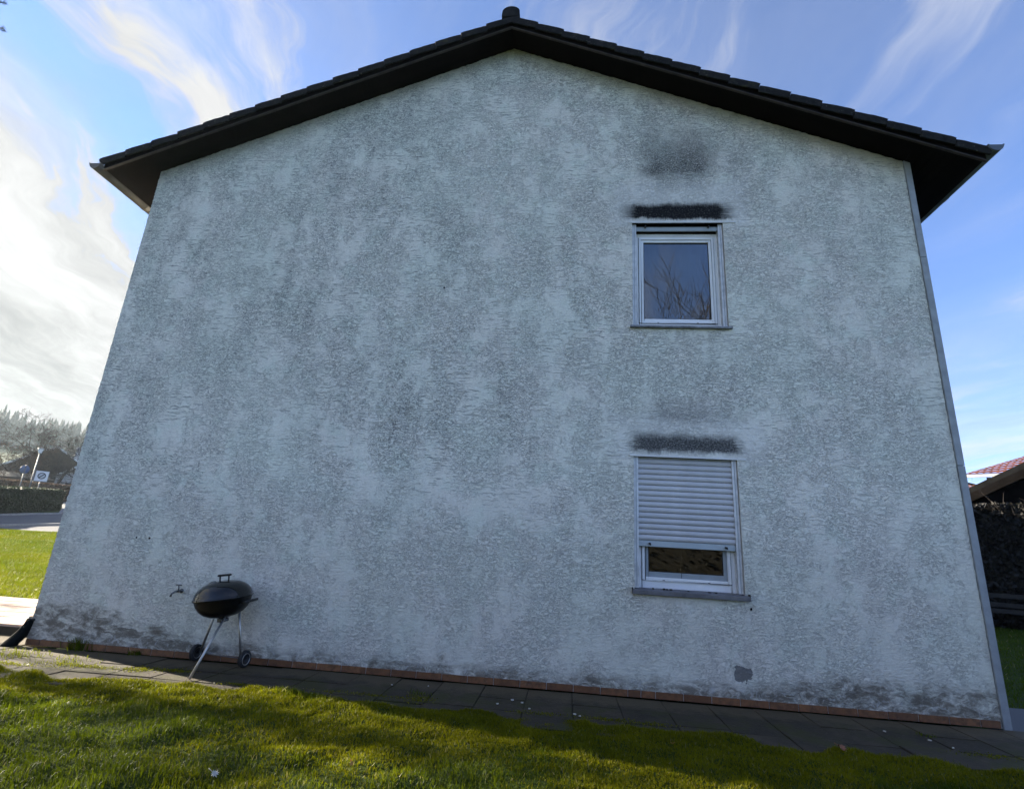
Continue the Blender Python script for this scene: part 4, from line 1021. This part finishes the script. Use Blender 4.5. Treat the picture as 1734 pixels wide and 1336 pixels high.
def leafbox(name, p0, p1, wid, h0, h1, n, size, mat, label, cat, base=tz, twigs=0, twmat=None, zb=None):
    # clipped hedge between two ground points: leaves through an uneven box shell
    e = empty(name, (p0[0], p0[1], 0), label, cat)
    p0 = np.array(p0, float); p1 = np.array(p1, float); L = np.linalg.norm(p1 - p0); u = (p1 - p0) / L; nn = np.array([-u[1], u[0]])
    a_ = rng.random(n); face = rng.random(n); b_ = rng.random(n) * 2 - 1; c_ = rng.random(n)
    top = face < .25; front = (face >= .25) & (face < .85)
    b_ = np.where(front, np.where(rng.random(n) < .8, -1, 1) * (1 - .10 * rng.random(n) ** 2), b_); c_ = np.where(top, 1 - .06 * rng.random(n) ** 2, c_)
    ends = face >= .93; a_ = np.where(ends, np.where(rng.random(n) < .5, .004 * rng.random(n), 1 - .004 * rng.random(n)), a_)
    lump = .10 * (fbm(a_ * L * 1.3, c_ * 3 + b_, 3) - .5)
    hh = h0 + (h1 - h0) * a_
    C = p0[None] + u[None] * (a_ * L)[:, None] + nn[None] * ((b_ * (wid / 2)) + lump * np.sign(b_))[:, None]
    gz = base(C[:, 0], C[:, 1]) if zb is None else np.full(n, zb)
    Zc = gz + c_ * hh + lump * (c_ > .9)
    ctr = np.stack([C[:, 0], C[:, 1], Zc], -1) - np.array([p0[0], p0[1], 0])
    s1 = rng.standard_normal((n, 3)); s1 /= np.linalg.norm(s1, axis=1)[:, None]; s2 = np.cross(s1, rng.standard_normal((n, 3))); s2 /= np.linalg.norm(s2, axis=1)[:, None]
    sz = size * (.6 + .8 * rng.random(n))[:, None]
    V_ = np.stack([ctr - s1 * sz, ctr + s2 * sz * .5, ctr + s1 * sz, ctr - s2 * sz * .5], 1).reshape(-1, 3); b = (np.arange(n) * 4)[:, None]
    np_mesh('foliage', V_, np.concatenate([b + [0, 1, 2], b + [0, 2, 3]]), mat, e, {'rnd': np.repeat(rng.random(n) * .7 + .3 * vnoise(a_ * L * 3, c_ * 5), 4)})
    core = MB(); q = wid / 2 * .86
    A0 = p0 + u * .06; A1 = p1 - u * .06
    cc = []
    for P_, hh_ in ((A0, h0), (A1, h1)):
        z = float(base(P_[0], P_[1])) if zb is None else zb
        for s in (-1, 1):
            for zz in (z, z + hh_ * .95): cc.append((P_[0] + nn[0] * q * s - p0[0], P_[1] + nn[1] * q * s - p0[1], zz))
    for f in ((0, 1, 3, 2), (4, 6, 7, 5), (0, 4, 5, 1), (2, 3, 7, 6), (1, 5, 7, 3)): core.poly([cc[i] for i in f])
    core.build('inner_wood', M['soil'], e)
    if twigs:
        tw = MB()
        for i in range(twigs):
            t_ = random.random(); s = random.choice((-1, -1, -1, 1)); z = float(base(*(p0 + u * t_ * L))) if zb is None else zb
            c = p0 + u * t_ * L + nn * (wid / 2 * s * random.uniform(.9, 1.1)); zz = z + random.uniform(.1, 1.0) * h0
            d_ = Vector((random.gauss(0, .3), random.gauss(0, .3), random.uniform(-.3, .8))).normalized() * random.uniform(.2, .7)
            b0 = Vector((c[0] - p0[0], c[1] - p0[1], zz)); tw.tube([b0, b0 + d_ * .5 + Vector((0, 0, .03)), b0 + d_], [.006, .005, .003], 4, cap=False)
        tw.build('twigs', twmat, e)
    return e
leafbox('clipped_hedge', (-21.2, 14.0), (-28.9, 28.1), 1.3, 1.42, 1.30, 26000, .075, M['hedge'], 'dark green clipped hedge along the far side of the street', 'hedge')
leafbox('brown_hedge', (-44, 33.5), (-30, 47.0), 1.4, 1.45, 1.45, 16000, .10, M['beech'], 'dry brown leafy hedge behind the street by the wall edge', 'hedge', twigs=1600, twmat=M['bark_b'])
leafbox('ivy_hedge', (15.5, 14.6), (24.5, 9.0), 1.4, 3.45, 3.6, 26000, .07, M['ivy'], 'tall almost black overgrown hedge right of the house', 'hedge', twigs=700, twmat=M['bark'], zb=-.07)
leafbox('garden_hedge', (-4, -8.6), (20, -8.6), 1.2, 1.9, 1.9, 30000, .04, M['ivy'], 'evergreen hedge behind the photographer, mirrored in the lower window', 'hedge', zb=-.07)

# far spruces on the hill: one wood, and the one that stands out
def spruce(vs, fs, x, y, z, H, rr, seed):
    r_ = random.Random(seed); tiers = max(9, int(H / 1.3)); n = 8
    for k in range(tiers):
        f = k / tiers; zb = z + H * (.12 + .86 * f); rad = rr * (1 - f) ** .7 * r_.uniform(.75, 1.15) + .12; zt = zb + H / tiers * 1.9
        for i in range(n):
            a0 = 6.283 * i / n + r_.uniform(-.3, .3); a1 = a0 + 6.283 / n * .9; q = rad * r_.uniform(.6, 1.2); dz_ = r_.uniform(-.5, .3)
            b = len(vs); vs += [(x, y, zt), (x + q * math.cos(a0), y + q * math.sin(a0), zb + dz_), (x + q * 1.1 * math.cos((a0 + a1) / 2), y + q * 1.1 * math.sin((a0 + a1) / 2), zb - .3 + dz_), (x + q * math.cos(a1), y + q * math.sin(a1), zb + dz_)]
            fs += [(b, b + 1, b + 2), (b, b + 2, b + 3)]
vs, fs = [], []
rf = random.Random(5)
U, Vv_ = Vector((-.7219, .692, 0)), Vector((.692, .7219, 0))
for row in range(6):
    for k in range(90):
        s_ = 398 + row * 11 + rf.uniform(-4, 4); v_ = -105 + k * 2.3 + rf.uniform(-1, 1)
        p = U * s_ + Vv_ * v_
        zz = Tz(p.x, p.y); H = rf.uniform(14, 19.5) + 2.2 * math.sin(v_ * .21 + row)
        spruce(vs, fs, p.x, p.y, zz, H, rf.uniform(2.6, 4.4), row * 100 + k)
o = np_mesh('spruce_wood', np.array(vs), np.array(fs), M['needle']); tag(o, 'hazy spruce wood on the far hill at the left', 'wood', kind='stuff')
vs, fs = [], []; px_, py_ = -312.5, 261.5
spruce(vs, fs, 0, 0, 0, 23.5, 3.6, 77)
sp_ = empty('spruce_tree', (px_, py_, Tz(px_, py_)), 'tallest hazy spruce above the wood at the left picture edge', 'tree')
np_mesh('crown', np.array(vs), np.array(fs), M['needle'], sp_); MB().tube([(0, 0, -.5), (0, 0, 23)], [.3, .03], 6).build('trunk', M['bark'], sp_)

# pine with a high crown left of the frame; one branch tip reaches into the top left corner
pine = empty('pine_tree', (-8.6, -.2, -.07), 'dark pine branch tips in the top left corner of the sky', 'tree')
MB().tube([(0, 0, 0), (.1, 0, 4), (.2, .1, 8), (.25, .1, 12.5)], [.2, .16, .12, .04], 9).build('trunk', M['bark'], pine)
br = MB(); nd_v, nd_f = [], []; rp = random.Random(3)
ends = [((-4.62 + 8.6), (.78 + .2), 9.62 + .07), ((-4.66 + 8.6), (.68 + .2), 10.10 + .07), (3.4, -1.4, 10.6), (2.0, 1.5, 11.5), (-2.6, 1.5, 10.0), (-2.4, -2.0, 10.4), (.6, -2.8, 10.3), (.4, 2.8, 10.8), (1.6, .8, 12.4), (-1.5, .3, 12.0), (2.6, .2, 11.6)]
for ex in ends:
    ex = Vector(ex); st = Vector((.22, .1, min(ex.z - .5, 12.0))); mid = st.lerp(ex, .55) + Vector((0, 0, .15))
    br.tube([st, mid, ex], [.04, .022, .006], 6, cap=False)
    for k in range(26):
        f = 1 - (k / 26) ** 1.3 * .55; p = mid.lerp(ex, (f - .45) / .55) if f > .45 else st.lerp(mid, f / .45)
        dirn = (ex - mid).normalized()
        for q_ in range(16):
            v_ = (dirn * rp.uniform(.2, 1.0) + Vector((rp.gauss(0, .6), rp.gauss(0, .6), rp.gauss(0, .5)))).normalized() * rp.uniform(.045, .085); s_ = v_.orthogonal().normalized() * .004
            b = len(nd_v); pp = p + Vector((rp.gauss(0, .02), rp.gauss(0, .02), rp.gauss(0, .02))); nd_v += [tuple(pp - s_), tuple(pp + s_), tuple(pp + v_)]; nd_f.append((b, b + 1, b + 2))
br.build('branches', M['bark'], pine)
np_mesh('needles', np.array(nd_v), np.array(nd_f), M['needle'], pine)

# ------------------------------------------------------------------ street things
sx, sy = -27.15, 25.25; sz = Tz(sx, sy) - .02
sg = empty('zone_sign', (sx, sy, sz), 'square white no-stopping zone end sign on a thin pole before the hedge', 'sign', rz=R(46.5))
MB().tube([(0, .02, 0), (0, .02, 2.42)], .030, 10).build('pole', M['steel'], sg)
pl_ = MB().box(-.30, .30, -.02, -.012, 1.83, 2.43).build('plate', M['signw'], sg, bevel=0.003)
fr_ = MB(); frame_ring(fr_, -.325, .325, 1.805, 2.455, .025, -.018, .004); fr_.build('plate_border', M['signg'], sg)
MB().lathe([(.155, 0), (.205, 0), (.205, .004), (.155, .004), (.155, 0)], (0, -.021, 2.15), 40, Matrix.Rotation(R(90), 3, 'X')).build('ring_symbol', M['signd'], sg)
MB().lathe([(0, 0), (.154, 0), (.154, .003), (0, .003)], (0, -.0205, 2.15), 40, Matrix.Rotation(R(90), 3, 'X')).build('disc_symbol', M['signg'], sg)
MB().obox((0, -.0265, 2.15), (.115, 0, .115), (0, .002, 0), (-.018, 0, .018)).build('slash_symbol', M['signd'], sg)
for q_ in (-1, 1): MB().obox((.05 * q_, -.0262, 2.15 - .05 * q_), (.09, 0, .09), (0, .0015, 0), (-.010, 0, .010)).build('stripe_symbol', M['signw'], sg)

s2 = empty('round_sign', (-32.9, 29.3, Tz(-32.9, 29.3)), 'round blue traffic sign seen from behind on a pole beyond the hedge', 'sign', rz=R(75))
MB().tube([(0, 0, 0), (0, 0, 2.75)], .035, 10).build('pole', M['steel'], s2)
MB().lathe([(0, 0), (.30, 0), (.30, .012), (0, .012)], (0, .04, 2.42), 36, Matrix.Rotation(R(90), 3, 'X')).build('plate', M['signb'], s2)

lp = empty('street_lamp', (-39.9, 36.5, Tz(-39.9, 36.5)), 'slim street lamp with white lantern head behind the hedge', 'street lamp')
HL = 7.06 - Tz(-39.9, 36.5)
MB().tube([(0, 0, 0), (0, 0, 1.0), (0, 0, HL)], [.075, .06, .045], 10).build('pole', M['steel'], lp)
MB().lathe([(0, 0), (.10, 0), (.19, .36), (0, .36)], (0, 0, HL), 6, sm=False).build('lantern', M['lampw'], lp)
MB().lathe([(0, .36), (.25, .36), (.22, .43), (.05, .50), (0, .50)], (0, 0, HL), 12, sm=False).build('lantern_cap', M['steel'], lp)
MB().lathe([(0, -.06), (.11, -.06), (.12, 0), (0, 0)], (0, 0, HL), 12).build('lantern_base', M['steel'], lp)

# far houses at the left: local x along the frontage, local y away
def far_house(name, loc, rz, w_, dpt, eave, ridge, ov, wallm, roofm, label, along='x', trim=None, wins=(), chim=None):
    e = empty(name, loc, label, 'house', rz=rz); mb = MB(); h_ = w_ / 2
    if along == 'x':   # ridge runs along local x
        mb.box(-h_, h_, 0, dpt, -1.5, eave); mb.poly([(-h_, 0, eave), (-h_, dpt, eave), (-h_, dpt / 2, ridge - .1)]); mb.poly([(h_, 0, eave), (h_, dpt, eave), (h_, dpt / 2, ridge - .1)])
    else:
        mb.box(-h_, h_, 0, dpt, -1.5, eave); mb.poly([(-h_, 0, eave), (h_, 0, eave), (0, 0, ridge - .1)]); mb.poly([(-h_, dpt, eave), (h_, dpt, eave), (0, dpt, ridge - .1)])
    mb.build('wall', wallm, e)
    sl_ = (ridge - eave) / ((dpt / 2) if along == 'x' else h_)
    mb = MB(); th = .18
    if along == 'x':
        for sgn in (0, 1):
            ya, yb = (-ov, dpt / 2) if sgn == 0 else (dpt + ov, dpt / 2); za = eave - ov * sl_
            mb.prism([(ya, za), (yb, ridge), (yb, ridge + th), (ya, za + th)], 'x', -h_ - ov, h_ + ov)
    else:
        for sgn in (-1, 1):
            xa = sgn * (h_ + ov); za = eave - ov * sl_
            mb.prism([(xa, za), (0, ridge), (0, ridge + th), (xa, za + th)], 'y', -ov, dpt + ov)
    rf_ = mb.build('roof', roofm, e)
    if trim is not None:
        for sgn in (-1, 1):
            mb = MB()
            if along == 'x':
                xs_ = sgn * (h_ + ov + .02); mb.prism([(-ov, eave - ov * sl_ - .05), (dpt / 2, ridge - .05), (dpt / 2, ridge + th + .04), (-ov, eave - ov * sl_ + th + .04)], 'x', xs_ - .03, xs_ + .03)
            else:
                mb.prism([(sgn * (h_ + ov), eave - ov * sl_ - .02), (0, ridge - .02), (0, ridge + th + .05), (sgn * (h_ + ov), eave - ov * sl_ + th + .05)], 'y', -ov - .05, -ov - .005)
            mb.build('verge_board', trim, rf_)
    for (x0, x1, z0, z1) in wins:
        wn = MB(); frame_ring(wn, x0, x1, z0, z1, .09, -.06, -.005); wn = wn.build('window', M['white'], e)
        MB().box(x0 + .09, x1 - .09, -.03, -.02, z0 + .09, z1 - .09).build('pane', M['darkglass'], wn)
    if chim: MB().box(chim[0] - .35, chim[0] + .35, chim[1] - .3, chim[1] + .3, ridge - .8, ridge + 1.0).build('chimney', M['farwall'], rf_)
    return e
ax, ay = -64.5, 61.5
far_house('dark_roofed_house', (ax, ay, Tz(ax, ay)), R(46), 11, 9, 3.1, 6.6, .6, M['farbrown'], M['darkroof'], 'large house with dark brown roof behind the bare trees', 'y', M['white'], [(-3.5, -2.2, .8, 2.1), (1.8, 3.2, .8, 2.1)], (2.5, 5))
bx_, by_ = -50.2, 53.2
far_house('gabled_cottage', (bx_, by_, Tz(bx_, by_)), R(46), 6.5, 7, 2.5, 4.9, .5, M['farwall'], M['darkroof'], 'cream house with white verge boards right at the wall edge', 'y', M['white'], [(-2.4, -1.4, .8, 2.0), (-.4, .6, .8, 2.0)])
cx_, cy_ = -50.5, 42.0
far_house('low_building', (cx_, cy_, Tz(cx_, cy_)), R(50), 9, 5, 1.75, 2.3, .4, M['farbrown'], M['darkroof'], 'low brown building with a pale flat roof edge behind the hedge', 'x', None, [(2.7, 3.4, .75, 1.45), (1.7, 2.3, .9, 1.4)])

# ------------------------------------------------------------------ right side: shed, timber, red roofed house
shd = empty('garden_shed', (19.0, 13.9, -.07), 'blackish timber shed with sloping roof behind the tall hedge', 'shed', rz=R(-37))
mb = MB(); mb.prism([(0, 0), (5, 0), (5, 6.3), (0, 3.7)][::1], 'y', .2, 4.5); mb.build('wall', M['shed'], shd)
mb = MB(); mb.prism([(-.7, 3.55), (5.4, 6.75), (5.4, 6.95), (-.7, 3.75)], 'y', -.35, 5.0); rr_ = mb.build('roof', M['shedroof'], shd)
mb = MB(); mb.prism([(-.7, 3.30), (5.4, 6.50), (5.4, 6.76), (-.7, 3.56)], 'y', -.40, -.355); mb.build('verge_board', M['shed'], rr_)
for k in range(22): MB().box(.02 + k * .225, .225 + k * .225, .16, .198, 0, 3.7 + k * .225 * .52 - .12).build('board', M['shed'], shd)
tb = empty('timber_edging', (16.4, 12.2, -.07), 'old grey timber rails along the foot of the tall hedge', 'rails', rz=R(-33))
for z_ in (.44, .60, .84): MB().box(.3, 8, -.05, .05, z_, z_ + .12).build('rail', M['oldwood'], tb, bevel=0.01)
for x_ in (.6, 2.6, 4.6, 6.6): MB().box(x_, x_ + .12, .06, .16, 0, 1.0).build('post', M['oldwood'], tb)

def tiled_roof(mb_parent, name, A, B, C, D, mat, rows, colsn):
    # roof face A-B (eave) to D-C (ridge side): overlapping courses with a roll for each tile column
    A, B, C, D = map(Vector, (A, B, C, D)); nrm = (B - A).cross(D - A).normalized(); nrm = nrm if nrm.z > 0 else -nrm
    mb = MB()
    for i in range(rows):
        f0, f1 = i / rows, (i + 1.05) / rows
        for j in range(colsn):
            for s in range(3):
                g0, g1 = (j + s / 3) / colsn, (j + (s + 1) / 3) / colsn
                hp = lambda g: .035 * math.sin(math.pi * ((g * colsn) % 1.0)) if (g * colsn) % 1.0 > 1e-6 else 0.0
                P_ = lambda f, g, up_: (A.lerp(B, g)).lerp(D.lerp(C, g), min(f, 1)) + nrm * (up_ + hp(g))
                mb.quad(P_(f0, g0, .05), P_(f0, g1, .05), P_(f1, g1, .02), P_(f1, g0, .02))
            g0, g1 = j / colsn, (j + 1) / colsn
            a_, b_ = (A.lerp(B, g0)).lerp(D.lerp(C, g0), f0), (A.lerp(B, g1)).lerp(D.lerp(C, g1), f0)
            mb.quad(a_ + nrm * .05, b_ + nrm * .05, b_, a_)
    return mb.build(name, mat, mb_parent)
rh = empty('red_roofed_house', (29.0, 27.0, 0), 'house with mottled red tile roof and open timber canopy at the right edge', 'house', rz=R(-36))
# local x to the right in the picture, local y away
tr_ = tiled_roof(rh, 'roof', (-.75, 0, 6.95), (9.5, 0, 7.05), (9.5, 4.5, 11.3), (4.6, 4.5, 9.3), M['redroof'], 14, 34); 
MB().prism([(-.02, 6.80), (.10, 6.80), (.10, 6.96), (-.02, 6.94)], 'x', -.75, 9.5).build('eave_board', M['farwall'], tr_)
MB().box(1.05, 9, .5, 6, 0, 7.0).build('wall', M['farwall'], rh)
MB().box(.22, .42, .3, .5, 0, 6.8).build('post', M['farbrown'], rh)
MB().obox((-.25, .4, 6.35), (.55, 0, -.20), (0, .06, 0), (.03, 0, .07)).build('brace', M['farbrown'], rh)
MB().box(-.95, -.72, .2, .5, 0, 6.8).build('post', M['farwall'], rh)
an = tiled_roof(rh, 'annex_roof', (-1.6, -1.4, 5.3), (1.6, -1.4, 5.3), (.6, .2, 6.15), (-2.6, .2, 6.75), M['redroof'], 8, 12)
MB().box(-1.8, 1.4, -1.2, .1, 0, 5.3).build('annex_wall', M['farwall'], rh)
bare_tree('bare_tree', (38, 40, 0), 11, 'bare tree glimpsed under the red roof canopy', 31, M['bark'], spread=.6, levels=5, group=None)

# ------------------------------------------------------------------ haze
hz, t = new_mat('morning_haze')
pv = t.node('ShaderNodeVolumePrincipled'); pv.inputs['Color'].default_value = (0.74, 0.88, 1.0, 1); pv.inputs['Density'].default_value = 0.00016; pv.inputs['Anisotropy'].default_value = 0.5
t.L.new(pv.outputs[0], t.out.inputs['Volume'])
o = MB().box(-490, 310, -310, 490, -1.2, 72).build('haze', hz); tag(o, kind='stuff')
